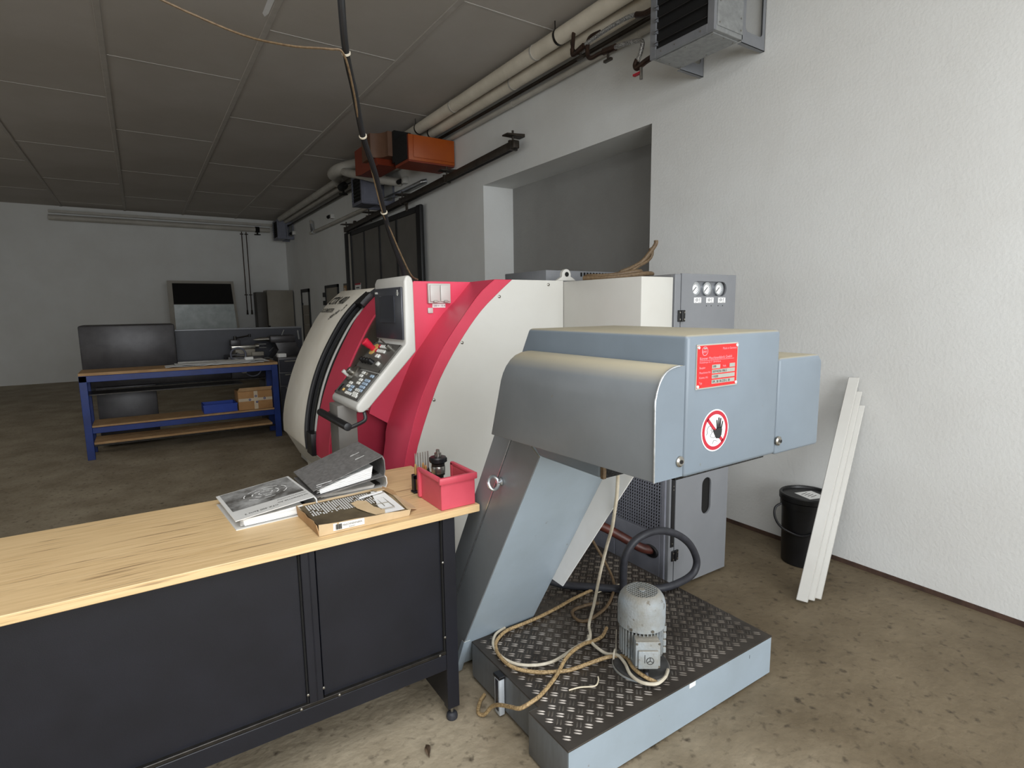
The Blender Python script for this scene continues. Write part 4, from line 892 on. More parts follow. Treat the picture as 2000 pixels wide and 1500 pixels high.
# left binder with the printed cover
ux = Vector((0.2712, 0.022, 0)).normalized(); uy = Vector((-0.022, 0.2712, 0)).normalized()
zs, zo = 0.062, 0.034
B1, p1, cv1 = lever_binder('binder', 'white binder with a metal-turning photograph on its cover, leftmost on the bench', (0.2125, 2.045, BZ), ux, uy, 0.274, 0.325, zs, zo, 'binder_white', 'binder_white', 0.030)
def cz(a): return zo + (zs - zo) * a / 0.271 + 0.0006
m = MB().slab([p1(0.012, 0.095, cz(0.012)), p1(0.262, 0.095, cz(0.262)), p1(0.262, 0.318, cz(0.262)), p1(0.012, 0.318, cz(0.012))], (0, 0, 0.0004)); m.build('cover_photograph', 'photo_print', B1)
m = MB()
cc = p1(0.135, 0.200, 0)
for r_, w_ in ((0.018, 0.003), (0.036, 0.004), (0.060, 0.003)):
    qs = []
    for i in range(25):
        a = 2 * pi * i / 24; x_, y_ = 0.150 + r_ * 1.25 * cos(a), 0.200 + r_ * sin(a)
        qs.append((x_, y_, (0.150 + (r_ + w_) * 1.25 * cos(a)), 0.200 + (r_ + w_) * sin(a)))
    for i in range(24):
        if (i * 7 + int(r_ * 1000)) % 24 < 9: continue
        a_, b_ = qs[i], qs[i + 1]
        m.add([p1(a_[0], a_[1], cz(a_[0]) + 0.0006), p1(b_[0], b_[1], cz(b_[0]) + 0.0006), p1(b_[2], b_[3], cz(b_[2]) + 0.0006), p1(a_[2], a_[3], cz(a_[2]) + 0.0006)], [(0, 1, 2, 3)])
m.build('photograph_highlights', 'paper', B1)
for body, sz, a, b in (('CTX 400 Serie 2', 0.0165, 0.150, 0.036), ('GILDEMEISTER AG', 0.0135, 0.262, 0.052), ('Universal-Drehmaschine', 0.0105, 0.262, 0.078)):
    text('lettering', body, sz, (lambda a=a, b=b: (lambda u, v: p1(a - u, b - v, cz(a - u) + 0.0008)))(), 'ink_black', B1)
# white binder under the grey one
ux2 = Vector((1, 0.02, 0)).normalized(); uy2 = Vector((-0.02, 1, 0)).normalized()
B2, p2, cv2 = lever_binder('binder', 'white binder lying underneath the grey marbled binder', (0.520, 2.188, BZ), ux2, uy2, 0.283, 0.25, 0.054, 0.016, 'binder_white', 'binder_white', 0.012)
# grey binder on top, its cover gaping
ux3 = Vector((1, 0.03, 0.118)).normalized(); uy3 = Vector((-0.01, 1, 0)).normalized()
B3, p3, cv3 = lever_binder('binder', 'grey marbled binder with its lid gaping, lying on top of a white binder', (0.500, 2.165, BZ + 0.021), ux3, uy3, 0.292, 0.318, 0.088, 0.030, 'binder_grey', 'binder_grey', 0.048)
lab(cv3, 'grey marbled upper cover')
def cz3(a): return 0.030 + 0.058 * a / 0.289 + 0.0008
m = MB()
for b0 in (0.10, 0.165):
    m.add([p3(0.205, b0, cz3(0.205)), p3(0.245, b0, cz3(0.245)), p3(0.245, b0 + 0.006, cz3(0.245)), p3(0.205, b0 + 0.006, cz3(0.205))], [(0, 1, 2, 3)])
    m.add([p3(0.208, b0 + 0.008, cz3(0.208)), p3(0.222, b0 + 0.008, cz3(0.222)), p3(0.222, b0 + 0.011, cz3(0.222)), p3(0.208, b0 + 0.011, cz3(0.208))], [(0, 1, 2, 3)])
m.build('scuff_marks', 'paper', B3)['kind'] = 'stuff'

# ---- shallow torn carton with papers
CT = thing('torn_carton', 'torn shallow brown carton with a white address label, in front of the binders', 'carton', (0.6, 1.95, BZ))
q0, q1, q2, q3 = Vector((0.432, 1.826, BZ + 0.001)), Vector((0.752, 1.832, BZ + 0.001)), Vector((0.745, 2.095, BZ + 0.001)), Vector((0.418, 2.070, BZ + 0.001))
up_ = Vector((0, 0, 0.040))
MB().slab([q0, q1, q2, q3], (0, 0, 0.003)).build('carton_base', 'carton', CT)
def wall(a, b, h0, h1, lean, name='carton_wall', m_='carton', n=10, amp=0.003):
    mb = MB(); a = Vector(a); b = Vector(b); t = (b - a).normalized(); nn = Vector((t.y, -t.x, 0)); vs = []; fs = []
    for i in range(n + 1):
        f = i / n; w_ = amp * sin(f * 17 + a.x * 40)
        base = a + (b - a) * f; top = base + Vector((0, 0, h0 + (h1 - h0) * f)) + nn * (lean + w_)
        vs += [base, top, top - nn * 0.003, base - nn * 0.003]
    for i in range(n):
        for k in range(4): fs.append((4 * i + k, 4 * i + (k + 1) % 4, 4 * i + 4 + (k + 1) % 4, 4 * i + 4 + k))
    fs += [(0, 1, 2, 3), (4 * n + 3, 4 * n + 2, 4 * n + 1, 4 * n)]
    return mb.add(vs, fs).build(name, m_, CT)
wall(q0, q1, 0.040, 0.024, 0.004); wall(q3, q0, 0.036, 0.040, 0.006, m_='carton_dark'); wall(q2, q3, 0.036, 0.036, 0.004); wall(q1, q2, 0.022, 0.032, 0.010)
# torn flaps bent outwards on the right
def flap(pts, off, m_='carton'): return MB().slab(pts, off).build('torn_flap', m_, CT)
flap([(0.745, 1.835, BZ + 0.026), (0.797, 1.872, BZ + 0.004), (0.792, 1.905, BZ + 0.010), (0.765, 1.99, BZ + 0.028), (0.752, 1.985, BZ + 0.034)], (0.001, 0, 0.003))
flap([(0.752, 1.985, BZ + 0.034), (0.768, 1.985, BZ + 0.026), (0.776, 2.04, BZ + 0.030), (0.748, 2.09, BZ + 0.040), (0.735, 2.06, BZ + 0.042)], (0.001, 0, 0.003), 'carton_dark')
flap([(0.700, 2.085, BZ + 0.036), (0.747, 2.092, BZ + 0.036), (0.732, 2.02, BZ + 0.050), (0.705, 2.03, BZ + 0.046)], (0, 0, 0.002))
# inner top: oily printed sheet, brown patch, white sheet
PS = MB().slab([(0.436, 1.842, BZ + 0.030), (0.640, 1.836, BZ + 0.025), (0.700, 2.075, BZ + 0.034), (0.424, 2.058, BZ + 0.034)], (0, 0, 0.0015)).build('oily_sheet', 'oily_sheet', CT)
m = MB()
for r_ in range(12):
    for c_ in range(26):
        if random.random() < 0.12: continue
        f = (c_ + 0.2) / 27; g = (r_ + 0.5) / 13
        x = 0.440 + 0.245 * f + 0.02 * g * 0; y = 1.93 + 0.13 * g + 0.008 * f
        m.box(x, x + 0.0050, y, y + 0.0062, BZ + 0.0352 + (0.001 * g), BZ + 0.0356 + 0.001 * g)
m.build('printed_table', 'paper', PS)['kind'] = 'stuff'
MB().slab([(0.655, 1.845, BZ + 0.024), (0.742, 1.850, BZ + 0.022), (0.735, 2.055, BZ + 0.036), (0.690, 2.062, BZ + 0.038)], (0, 0, 0.0012)).build('white_sheet', 'paper', CT)
MB().slab([(0.632, 1.842, BZ + 0.0275), (0.665, 1.840, BZ + 0.0275), (0.675, 1.870, BZ + 0.0295), (0.648, 1.905, BZ + 0.034), (0.640, 1.965, BZ + 0.040), (0.612, 1.985, BZ + 0.041), (0.585, 1.970, BZ + 0.040), (0.590, 1.915, BZ + 0.037), (0.612, 1.872, BZ + 0.032)], (0, 0, 0.0012)).build('torn_patch', 'carton', CT)
MB().slab([(0.625, 2.000, BZ + 0.040), (0.722, 2.018, BZ + 0.044), (0.724, 2.032, BZ + 0.044), (0.630, 2.012, BZ + 0.041)], (0, 0, 0.003)).build('folded_edge', 'paper', CT)
m = MB()
for (a, b, c_, d_) in ((0.662, 0.712, 1.870, 1.8708), (0.664, 0.714, 1.93, 1.9307999999999998), (0.668, 0.716, 1.985, 1.9858), (0.662, 0.6628, 1.870, 1.985), (0.712, 0.7128, 1.870, 1.985), (0.686, 0.6868, 1.90, 1.985)):
    m.box(a, b, c_, d_, BZ + 0.0300, BZ + 0.0304 + 0.003)
m.build('ruled_lines', 'panel_grey', CT)['kind'] = 'stuff'
LB_ = MB().slab([(0.478, 1.8245, BZ + 0.010), (0.585, 1.8262, BZ + 0.010), (0.584, 1.8235, BZ + 0.033), (0.478, 1.8215, BZ + 0.036)], (0, -0.0008, 0)).build('address_label', 'paper', CT)
m = MB()
for i in range(9): m.box(0.486 + 0.0022 * i, 0.4872 + 0.0022 * i + 0.0006 * (i % 3), 1.8195, 1.8205, BZ + 0.014, BZ + 0.032)
m.build('barcode', 'print_ink', LB_)['kind'] = 'stuff'
text('lettering', 'MASCHINENFABRIK', 0.0095, lambda u, v: (0.509 + u * 0.8, 1.8195, BZ + 0.022 + v), 'print_ink', LB_)
text('lettering', 'Bielefeld', 0.006, lambda u, v: (0.530 + u, 1.8195, BZ + 0.014 + v), 'print_ink', LB_)

# ---- red storage bin
BN = thing('storage_bin', 'red plastic storage bin at the right end of the workbench', 'bin', (0.94, 1.9, BZ))
bx0, bx1, by0, by1, bz0, bz1 = 0.868, 1.010, 1.803, 1.995, BZ + 0.001, BZ + 0.124
MB().box(bx0 + 0.004, bx1 - 0.004, by0 + 0.003, by1, bz0, bz0 + 0.004).build('floor_panel', 'bin_red', BN)
MB().box(bx0, bx1, by0, by0 + 0.004, bz0, bz1).build('front_wall', 'bin_red', BN, bevel=0.002, seg=1)
MB().box(bx0, bx0 + 0.004, by0 + 0.004, by1, bz0, bz1 - 0.004).build('side_wall', 'bin_red', BN)
MB().box(bx1 - 0.004, bx1, by0 + 0.004, by1, bz0, bz1 - 0.004).build('side_wall', 'bin_red', BN)
MB().box(bx0 + 0.004, bx1 - 0.004, by1 - 0.004, by1, bz0, bz0 + 0.045).build('low_lip', 'bin_red', BN)
MB().box(bx0 - 0.010, bx0 + 0.006, by1 - 0.016, by1 + 0.004, bz0 + 0.004, bz1 - 0.002).build('corner_post', 'bin_red', BN, bevel=0.003, seg=1)
MB().box(bx1 - 0.006, bx1 + 0.008, by1 - 0.016, by1 + 0.004, bz0 + 0.004, bz1 - 0.002).build('corner_post', 'bin_red', BN, bevel=0.003, seg=1)
MB().box(bx0 - 0.008, bx1 + 0.008, by0 - 0.007, by0 + 0.007, bz1 - 0.024, bz1 + 0.001).build('front_rim', 'bin_red', BN, bevel=0.003, seg=2)
MB().box(bx0 - 0.009, bx0 + 0.006, by0 + 0.006, by1, bz1 - 0.014, bz1).build('side_rim', 'bin_red', BN, bevel=0.003, seg=2)
MB().box(bx1 - 0.006, bx1 + 0.009, by0 + 0.006, by1, bz1 - 0.014, bz1).build('side_rim', 'bin_red', BN, bevel=0.003, seg=2)

# ---- punches in their holder, collet chuck
HO = thing('punch_holder', 'small black plastic stand holding pin punches behind the red bin', 'tool stand', (0.905, 2.06, BZ))
MB().box(0.862, 0.952, 2.043, 2.078, BZ + 0.001, BZ + 0.009).build('base', 'black_plastic', HO, bevel=0.003, seg=1)
MB().box(0.866, 0.876, 2.048, 2.073, BZ + 0.009, BZ + 0.075).build('upright', 'black_plastic', HO, bevel=0.002, seg=1)
MB().box(0.938, 0.948, 2.048, 2.073, BZ + 0.009, BZ + 0.075).build('upright', 'black_plastic', HO, bevel=0.002, seg=1)
MB().box(0.866, 0.948, 2.048, 2.0545, BZ + 0.058, BZ + 0.076).build('cross_bar', 'black_plastic', HO, bevel=0.002, seg=1)
MB().box(0.866, 0.948, 2.066, 2.073, BZ + 0.058, BZ + 0.076).build('cross_bar', 'black_plastic', HO, bevel=0.002, seg=1)
NTH = ('first', 'second', 'third', 'fourth', 'fifth', 'sixth')
for i in range(6):
    x = 0.8805 + 0.0112 * i; top = 1.020 + 0.001 * (i % 2)
    T = thing('pin_punch', 'slim brass and steel pin punch, %s from the left in the black stand' % NTH[i], 'punch', (x, 2.0602, BZ + 0.010), 'pin punches in the black stand')
    z0 = BZ + 0.011
    MB().rev([(0.0052, 0), (0.0052, z0 * 0 + 0.098 - 0.012 * (i % 3)), (0.0030, 0.108 - 0.012 * (i % 3))], (x, 2.0602, z0), 10).build('shank', 'brass' if i < 5 else 'dark_steel', T)
    MB().cyl((x, 2.0602, z0 + 0.104 - 0.012 * (i % 3)), (x, 2.0602, top), 0.0024 + 0.0009 * (i == 5), n=8).build('pin', 'steel', T)
TC = thing('collet_chuck', 'black and steel collet chuck standing behind the red bin', 'tool', (1.0, 2.1, BZ))
cx, cy = 1.0005, 2.10
MB().rev([(0.022, 0.001), (0.022, 0.040), (0.028, 0.044), (0.028, 0.094), (0.024, 0.097)], (cx, cy, BZ), 28).build('shank', 'dark_steel', TC)
MB().rev([(0.0285, 0.052), (0.0295, 0.054), (0.0295, 0.080), (0.0285, 0.082)], (cx, cy, BZ), 28).build('ground_band', 'steel', TC)
nu = MB().rev([(0.026, 0.096), (0.036, 0.100), (0.0365, 0.116), (0.033, 0.121), (0.020, 0.124)], (cx, cy, BZ), 32).build('clamping_nut', 'black_plastic', TC)
for i in range(6):
    a = radians(20 + 60 * i); d = Vector((cos(a), sin(a), 0))
    MB().obox(Vector((cx, cy, BZ + 0.109)) + d * 0.035, d, (-d.y, d.x, 0), (0, 0, 1), 0.003, 0.004, 0.008).build('nut_slot', 'void', nu)
MB().rev([(0.015, 0.122), (0.0145, 0.138), (0.008, 0.140), (0.0075, 0.152), (0.006, 0.153)], (cx, cy, BZ), 18).build('collet', 'steel', TC)

# ================================================================== PIPES UNDER THE CEILING
def pipe(lbl, pts, r, m_='pipe_cover', bands=()):
    T = thing('heating_pipe', lbl, 'pipe', pts[0], 'pipes under the ceiling')
    MB().tube(pts, r, 16, 1 if len(pts) == 2 else 5).build('tube', m_, T)
    for y in bands:
        MB().cyl((pts[0][0], y - 0.012, pts[0][2]), (pts[0][0], y + 0.012, pts[0][2]), r + 0.003, n=16).build('band', 'pipe_white', T)
    return T
PA = pipe('thick lagged pipe running just under the ceiling, outermost of the pipe bundle', [(3.19, -1.5, 3.885), (3.19, 8.75, 3.885)], 0.066, bands=(0.6, 2.0, 4.4, 6.0))
PB = pipe('thick lagged pipe running close to the right wall behind the outermost pipe', [(3.345, -1.5, 3.84), (3.345, 8.3, 3.84)], 0.060, bands=(0.9, 2.6, 5.0))
pipe('thin dark pipe running between the lagged pipes and the right wall', [(3.445, -1.5, 3.785), (3.445, 15.9, 3.785)], 0.017, 'rail_brown')
pipe('slim pale pipe running lowest of the bundle against the right wall', [(3.47, -1.5, 3.725), (3.47, 9.6, 3.725)], 0.026, 'pipe_white', (3.4, 5.2))
for i, (x, y, r_, z) in enumerate(((3.19, 4.05, 0.066, 3.885), (3.345, 4.0, 0.060, 3.84), (3.19, 6.95, 0.066, 3.885), (3.345, 6.9, 0.060, 3.84), (3.19, 1.6, 0.066, 3.885))):
    T = PA if x < 3.3 else PB
    MB().cyl((x - r_ * 0.7, y, z), (x - r_ * 0.7, y, ZC), 0.005, n=8).ring((x, y - 0.012, z), (x, y + 0.012, z), r_, r_ + 0.004, 20).build('hanger', 'dark_steel', T)
# elbows near the orange duct
pipe('thick pale pipe elbow turning up behind the orange duct', [(3.19, 8.7, 3.885), (3.12, 8.95, 3.87), (2.98, 9.10, 3.84), (2.86, 9.35, 3.82), (2.88, 9.7, 3.83), (2.98, 9.95, 3.86), (3.1, 10.2, 3.885), (3.19, 10.5, 3.885)], 0.095, 'pipe_white')
pipe('pale pipe curving below the orange duct into the wall', [(2.93, 9.30, 3.80), (2.885, 9.05, 3.73), (2.885, 8.78, 3.655), (2.95, 8.56, 3.60), (3.15, 8.50, 3.56), (3.36, 8.42, 3.53), (3.515, 8.36, 3.52)], 0.062, 'pipe_white')
pipe('pale pipe joining the elbow from the wall side under the orange duct', [(3.345, 8.25, 3.84), (3.33, 8.45, 3.80), (3.25, 8.55, 3.70), (3.22, 8.58, 3.62), (3.3, 8.5, 3.56)], 0.058, 'pipe_white')
pipe('long grey pipe going on under the ceiling into the far corner', [(3.17, 10.4, 3.885), (3.17, 15.4, 3.885)], 0.062, 'pipe_white', (12.0, 14.0))
pipe('second grey pipe beside it going on into the far corner', [(3.33, 9.8, 3.86), (3.33, 15.6, 3.86)], 0.052, 'pipe_white', (13.0,))
pipe('low pale pipe along the right wall left of the sliding door rail', [(3.46, 8.95, 3.352), (3.46, 13.30, 3.352), (3.46, 13.46, 3.37), (3.46, 13.52, 3.45), (3.46, 13.54, 3.55), (3.46, 13.60, 3.62)], 0.032, 'pipe_white')
FO = tag(MB().tube([(3.46, 8.90, 3.352), (3.46, 8.0, 3.352), (3.46, 7.60, 3.354), (3.475, 7.50, 3.362), (3.52, 7.46, 3.37)], 0.034, 14, 4).build('foil_pipe', 'chrome'), 'shiny foil-wrapped pipe end bending into the wall under the orange duct', 'pipe', 'pipes under the ceiling')
tag(MB().tube([(3.46, 13.34, 3.352), (3.46, 13.46, 3.37), (3.46, 13.52, 3.45), (3.46, 13.54, 3.55)], 0.040, 12, 4).build('foil_elbow', 'chrome'), 'shiny foil-wrapped elbow at the far end of the low wall pipe', 'pipe')
# pipe along the back wall with a valve, two droppers
BP = pipe('horizontal pipe high along the back wall', [(-1.5, 16.42, 3.72), (3.1, 16.42, 3.72)], 0.062, 'pipe_white')
MB().box(-1.5, 3.2, 16.50, 16.58, 3.84, 3.90).build('cable_tray', 'pipe_white', BP)
tag(MB().cyl((2.74, 16.42, 3.72), (2.84, 16.42, 3.72), 0.075, n=14).cyl((2.79, 16.42, 3.72), (2.79, 16.42, 3.58), 0.02, n=8).cyl((2.79, 16.42, 3.60), (2.79, 16.42, 3.585), 0.08, n=12).build('pipe_valve', 'void'), 'black valve with a wheel on the high back-wall pipe', 'valve')
for i, x in enumerate((2.425, 2.535)):
    T = thing('drop_pipe', 'thin dark pipe running down the back wall, %s of the pair' % ('left' if i == 0 else 'right'), 'pipe', (x, 16.55, 2.6), 'drop pipes on the back wall')
    MB().cyl((x, 16.55, 1.60), (x, 16.55, 3.66), 0.012, n=8).build('tube', 'bronze_valve', T)
    for z in (3.60, 2.02): MB().box(x - 0.04, x + 0.04, 16.535, 16.575, z - 0.012, z + 0.012).build('clip', 'rail_brown', T)
    MB().cyl((x, 16.55, 1.50), (x, 16.55, 1.62), 0.026, 0.018, 10).build('tap', 'rail_brown', T)
# small white sensors on the right wall
for y, z, w_ in ((8.14, 3.50, 'beside the pale curved pipe'), (11.95, 3.505, 'left of the sliding door rail'), (15.4, 3.56, 'beside the far corner heater')):
    T = thing('wall_sensor', 'small white sensor box on the right wall %s' % w_, 'sensor', (3.50, y, z), 'white sensor boxes')
    MB().box(3.44, 3.52, y - 0.045, y + 0.045, z - 0.045, z + 0.045).build('case', 'cream_plastic', T, bevel=0.006)
    MB().cyl((3.44, y + 0.07, z), (3.44, y + 0.16, z), 0.035, n=12).build('sensor_head', 'void', T)
    MB().cyl((3.44, y + 0.03, z), (3.44, y + 0.08, z), 0.018, n=8).build('stem', 'void', T)

# ================================================================== UNIT HEATERS
def heater(lbl, x0, x1, y0, y1, z0, z1, sheet, frame, rivets=True, group='unit heaters on the wall'):
    T = thing('unit_heater', lbl, 'heater', ((x0 + x1) / 2, (y0 + y1) / 2, z0), group)
    MB().box(x0 + 0.012, x1, y0 + 0.004, y1 - 0.004, z0 + 0.004, z1).build('casing', sheet, T, bevel=0.003, seg=1)
    f = MB().box(x0, x0 + 0.022, y0, y0 + 0.05, z0, z1).box(x0, x0 + 0.022, y1 - 0.05, y1, z0, z1).box(x0, x0 + 0.022, y0 + 0.05, y1 - 0.05, z0, z0 + 0.05).box(x0, x0 + 0.022, y0 + 0.05, y1 - 0.05, z1 - 0.04, z1)
    f.build('front_frame', frame, T, bevel=0.002, seg=1)
    MB().box(x0 + 0.010, x0 + 0.013, y0 + 0.05, y1 - 0.05, z0 + 0.05, z1 - 0.04).build('outlet_hollow', 'void', T)
    for i in range(6):
        z = z0 + 0.085 + i * (z1 - z0 - 0.13) / 6
        MB().slab([(x0 - 0.022, y0 + 0.055, z - 0.010), (x0 + 0.012, y0 + 0.055, z + 0.012), (x0 + 0.012, y1 - 0.055, z + 0.012), (x0 - 0.022, y1 - 0.055, z - 0.010)], (0, 0, 0.003)).build('louvre', 'louvre', T)
        MB().box(x0 - 0.014, x0 + 0.010, y1 - 0.062, y1 - 0.046, z - 0.014, z + 0.014).build('louvre_clip', frame, T)
    MB().box(x0 + 0.03, x1 - 0.01, y0 - 0.002, y0 + 0.005, z0 + 0.03, z1 - 0.02).build('side_plate', sheet, T, bevel=0.002, seg=1)
    MB().box(x0 + 0.03, x1 - 0.01, y0 + 0.03, y1 - 0.03, z0 - 0.002, z0 + 0.005).build('bottom_plate', sheet, T, bevel=0.002, seg=1)
    # the two slotted wall brackets
    for y in (y0 + 0.004, y1 - 0.03):
        X0, X1, Z0, Z1 = x1 - 0.01, XW - 0.002, z0 - 0.01, z1 - 0.05
        b = MB().box(X0, X0 + 0.035, y, y + 0.003, Z0, Z1).box(X1 - 0.03, X1, y, y + 0.003, Z0, Z1).box(X0 + 0.035, X1 - 0.03, y, y + 0.003, Z0, Z0 + 0.075).box(X0 + 0.035, X1 - 0.03, y, y + 0.003, Z1 - 0.06, Z1)
        for (xx, zz, sx, sz) in ((X0 + 0.035, Z0 + 0.075, 1, 1), (X1 - 0.03, Z0 + 0.075, -1, 1), (X0 + 0.035, Z1 - 0.06, 1, -1), (X1 - 0.03, Z1 - 0.06, -1, -1)):
            r_ = 0.03; pts = [(xx, zz)] + [(xx + sx * r_ * (1 - cos(t)), zz + sz * r_ * (1 - sin(t))) for t in [radians(q) for q in range(0, 91, 15)]]
            b.prism(pts, 'y', y, y + 0.003)
        b.box(X0, X1, y, y + 0.03, Z0, Z0 + 0.003).box(X1 - 0.003, X1, y, y + 0.03, Z0, Z1)
        b.build('wall_bracket', frame, T)
    if rivets:
        for (xx, zz) in ((x0 + 0.05, z0 + 0.05), (x0 + 0.05, z0 + 0.17), (x0 + 0.05, z0 + 0.33), (x1 - 0.03, z0 + 0.05), (x1 - 0.03, z0 + 0.12), (x1 - 0.03, z0 + 0.3)):
            MB().cyl((xx, y0 - 0.002, zz), (xx, y0 - 0.005, zz), 0.005, n=8).build('screw', 'steel', T)
        for (xx, yy) in ((x0 + 0.05, y0 + 0.05), (x0 + 0.05, y0 + 0.25), (x0 + 0.05, y1 - 0.05), (x1 - 0.03, y0 + 0.05), (x1 - 0.03, y0 + 0.25), (x1 - 0.03, y1 - 0.05), (x0 + 0.15, y0 + 0.04), (x0 + 0.15, y1 - 0.04)):
            MB().cyl((xx, yy, z0 - 0.002), (xx, yy, z0 - 0.005), 0.005, n=8).build('screw', 'steel', T)
        for (yy, zz) in ((y0 + 0.1, z0 + 0.025), (y0 + 0.3, z0 + 0.025), (y1 - 0.1, z0 + 0.025)):
            MB().cyl((x0, yy, zz), (x0 - 0.003, yy, zz), 0.005, n=8).build('screw', 'steel', T)
    return T
heater('grey unit heater with black louvres high on the right wall, nearest of the three', 3.0, 3.285, 2.322, 2.832, 3.232, 3.80, 'heater_sheet', 'heater_frame')
H2 = heater('blue-grey unit heater under the orange duct, middle of the three', 2.985, 3.25, 8.66, 9.13, 3.215, 3.665, 'heater_far', 'heater_far', False)
heater('small blue-grey unit heater in the far corner', 3.12, 3.34, 15.55, 16.1, 3.42, 3.90, 'heater_far', 'heater_far', False)

# valves and braided hoses feeding the near heater
V1 = thing('heater_feed', 'upper braided steel hose with a brass shut-off valve feeding the nearest heater', 'hose', (3.15, 3.8, 3.6), 'heater hoses')
MB().cyl((3.17, 3.834, 3.83), (3.15, 3.83, 3.66), 0.016, n=12).build('riser', 'bronze_valve', V1)
MB().tube([(3.15, 3.83, 3.70), (3.15, 3.825, 3.655), (3.15, 3.79, 3.645), (3.15, 3.72, 3.655), (3.15, 3.66, 3.672)], 0.017, 10, 4).build('elbow', 'bronze_valve', V1)
MB().cyl((3.15, 3.76, 3.65), (3.15, 3.68, 3.668), 0.025, n=12).build('valve_body', 'bronze_valve', V1)
MB().cyl((3.15, 3.725, 3.65), (3.15, 3.722, 3.60), 0.010, n=8).box(3.138, 3.162, 3.69, 3.76, 3.585, 3.602).build('valve_handle', 'rail_brown', V1)
MB().tube([(3.15, 3.66, 3.672), (3.15, 3.50, 3.685), (3.15, 3.35, 3.69), (3.15, 3.20, 3.685), (3.15, 3.10, 3.668)], 0.016, 10, 6).build('braided_tube', 'braid_hose', V1)
MB().tube([(3.15, 3.11, 3.667), (3.15, 3.03, 3.64), (3.14, 2.93, 3.63), (3.13, 2.84, 3.63)], 0.022, 10, 4).build('end_fitting', 'bronze_valve', V1)
V2 = thing('heater_return', 'lower braided steel hose with a red-handled drain cock on the nearest heater', 'hose', (3.15, 3.6, 3.5), 'heater hoses')
MB().tube([(3.30, 3.66, 3.80), (3.18, 3.65, 3.72), (3.15, 3.64, 3.62), (3.15, 3.625, 3.565), (3.15, 3.58, 3.545), (3.15, 3.50, 3.545), (3.15, 3.40, 3.533)], 0.017, 10, 5).build('elbow', 'bronze_valve', V2)
MB().cyl((3.15, 3.45, 3.54), (3.15, 3.32, 3.528), 0.025, n=12).build('valve_body', 'bronze_valve', V2)
MB().cyl((3.15, 3.40, 3.53), (3.15, 3.40, 3.472), 0.010, n=8).box(3.138, 3.162, 3.36, 3.44, 3.455, 3.472).build('valve_handle', 'rail_brown', V2)
MB().tube([(3.15, 3.33, 3.528), (3.15, 3.22, 3.515), (3.15, 3.12, 3.495), (3.15, 3.06, 3.475), (3.15, 3.045, 3.45), (3.15, 3.06, 3.40), (3.15, 3.09, 3.35)], 0.016, 10, 6).build('braided_tube', 'braid_hose', V2)
MB().tube([(3.15, 3.09, 3.36), (3.15, 3.11, 3.33), (3.15, 3.095, 3.305), (3.15, 3.06, 3.31), (3.15, 2.98, 3.325), (3.15, 2.83, 3.33)], 0.021, 10, 5).build('end_fitting', 'bronze_valve', V2)
MB().cyl((3.15, 3.055, 3.31), (3.15, 3.052, 3.215), 0.012, n=10).build('drain_cock', 'steel', V2)
lab(MB().box(3.138, 3.162, 3.055, 3.125, 3.255, 3.268).build('drain_handle', 'sign_red', V2), 'red drain handle')

# ================================================================== ORANGE DUCT
OD = thing('orange_duct', 'orange square ventilation duct with a curved elbow under the ceiling pipes', 'duct', (3.1, 7.0, 3.5))
MB().box(2.885, 3.507, 6.60, 6.612, 3.395, 3.694).build('end_plate', 'orange_duct', OD, bevel=0.004)
MB().box(2.945, 3.50, 6.588, 6.602, 3.43, 3.69).build('front_cover', 'orange_duct', OD, bevel=0.003)
lab(MB().box(2.885, 3.507, 6.612, 7.03, 3.378, 3.694).build('duct_box', 'orange_red_duct', OD, bevel=0.003, seg=1), 'duct box in a redder orange')
MB().box(2.88, 3.11, 7.03, 7.12, 3.46, 3.84).build('dark_collar', 'void', OD)
MB().box(2.874, 2.884, 6.64, 7.02, 3.41, 3.71).build('side_shade_sheet', 'void', OD)  # added black sheet standing in for shade on the duct's left face
m = MB(); vs = []; fs = []
for i in range(9):
    a = radians(90 * i / 8); R1, R2 = 0.16, 0.44
    for (r_, z) in ((R1, 3.54), (R2, 3.54), (R2, 3.84), (R1, 3.84)):
        vs.append((2.66 + r_ * cos(a), 7.10 + 0.75 * r_ * 1.6 * sin(a), z))
for i in range(8):
    for k in range(4): fs.append((4 * i + k, 4 * i + (k + 1) % 4, 4 * i + 4 + (k + 1) % 4, 4 * i + 4 + k))
fs += [(0, 1, 2, 3), (35, 34, 33, 32)]
lab(m.add(vs, fs).build('duct_elbow', 'brown_duct', OD), 'brown curved elbow')
MB().prism([(7.35, 3.80), (7.35, 3.62), (7.20, 3.44), (7.85, 3.44), (8.1, 3.47), (8.1, 3.80)], 'x', 2.72, 3.0).build('transition', 'orange_red_duct', OD)

# ================================================================== SLIDING FIRE DOOR
SD = thing('sliding_door', 'dark grey sliding fire door in a black frame on the right wall', 'door', (3.45, 9.1, 0))
for (a, b) in ((7.66, 8.385), (8.445, 9.125), (9.185, 9.885), (9.945, 10.60)):
    MB().box(3.43, 3.46, a, b, 0.06, 2.965).build('door_panel', 'slider_panel', SD, bevel=0.004, seg=1)
for y in (8.415, 9.155, 9.915): MB().box(3.42, 3.465, y - 0.03, y + 0.03, 0.05, 2.98).build('stile', 'slider_frame', SD)
MB().box(3.415, 3.47, 7.66, 10.66, 2.965, 3.045).build('top_frame', 'slider_frame', SD)
MB().box(3.41, 3.475, 7.50, 7.66, 0.05, 3.06).build('edge_frame', 'slider_frame', SD, bevel=0.02)
MB().box(3.415, 3.47, 10.60, 10.67, 0.05, 3.03).build('edge_frame', 'slider_frame', SD)
for y in (7.95, 10.3):
    MB().box(3.40, 3.425, y - 0.02, y + 0.02, 3.02, 3.16).cyl((3.38, y, 3.15), (3.42, y, 3.15), 0.045, n=12).build('hanger_wheel', 'rail_brown', SD)
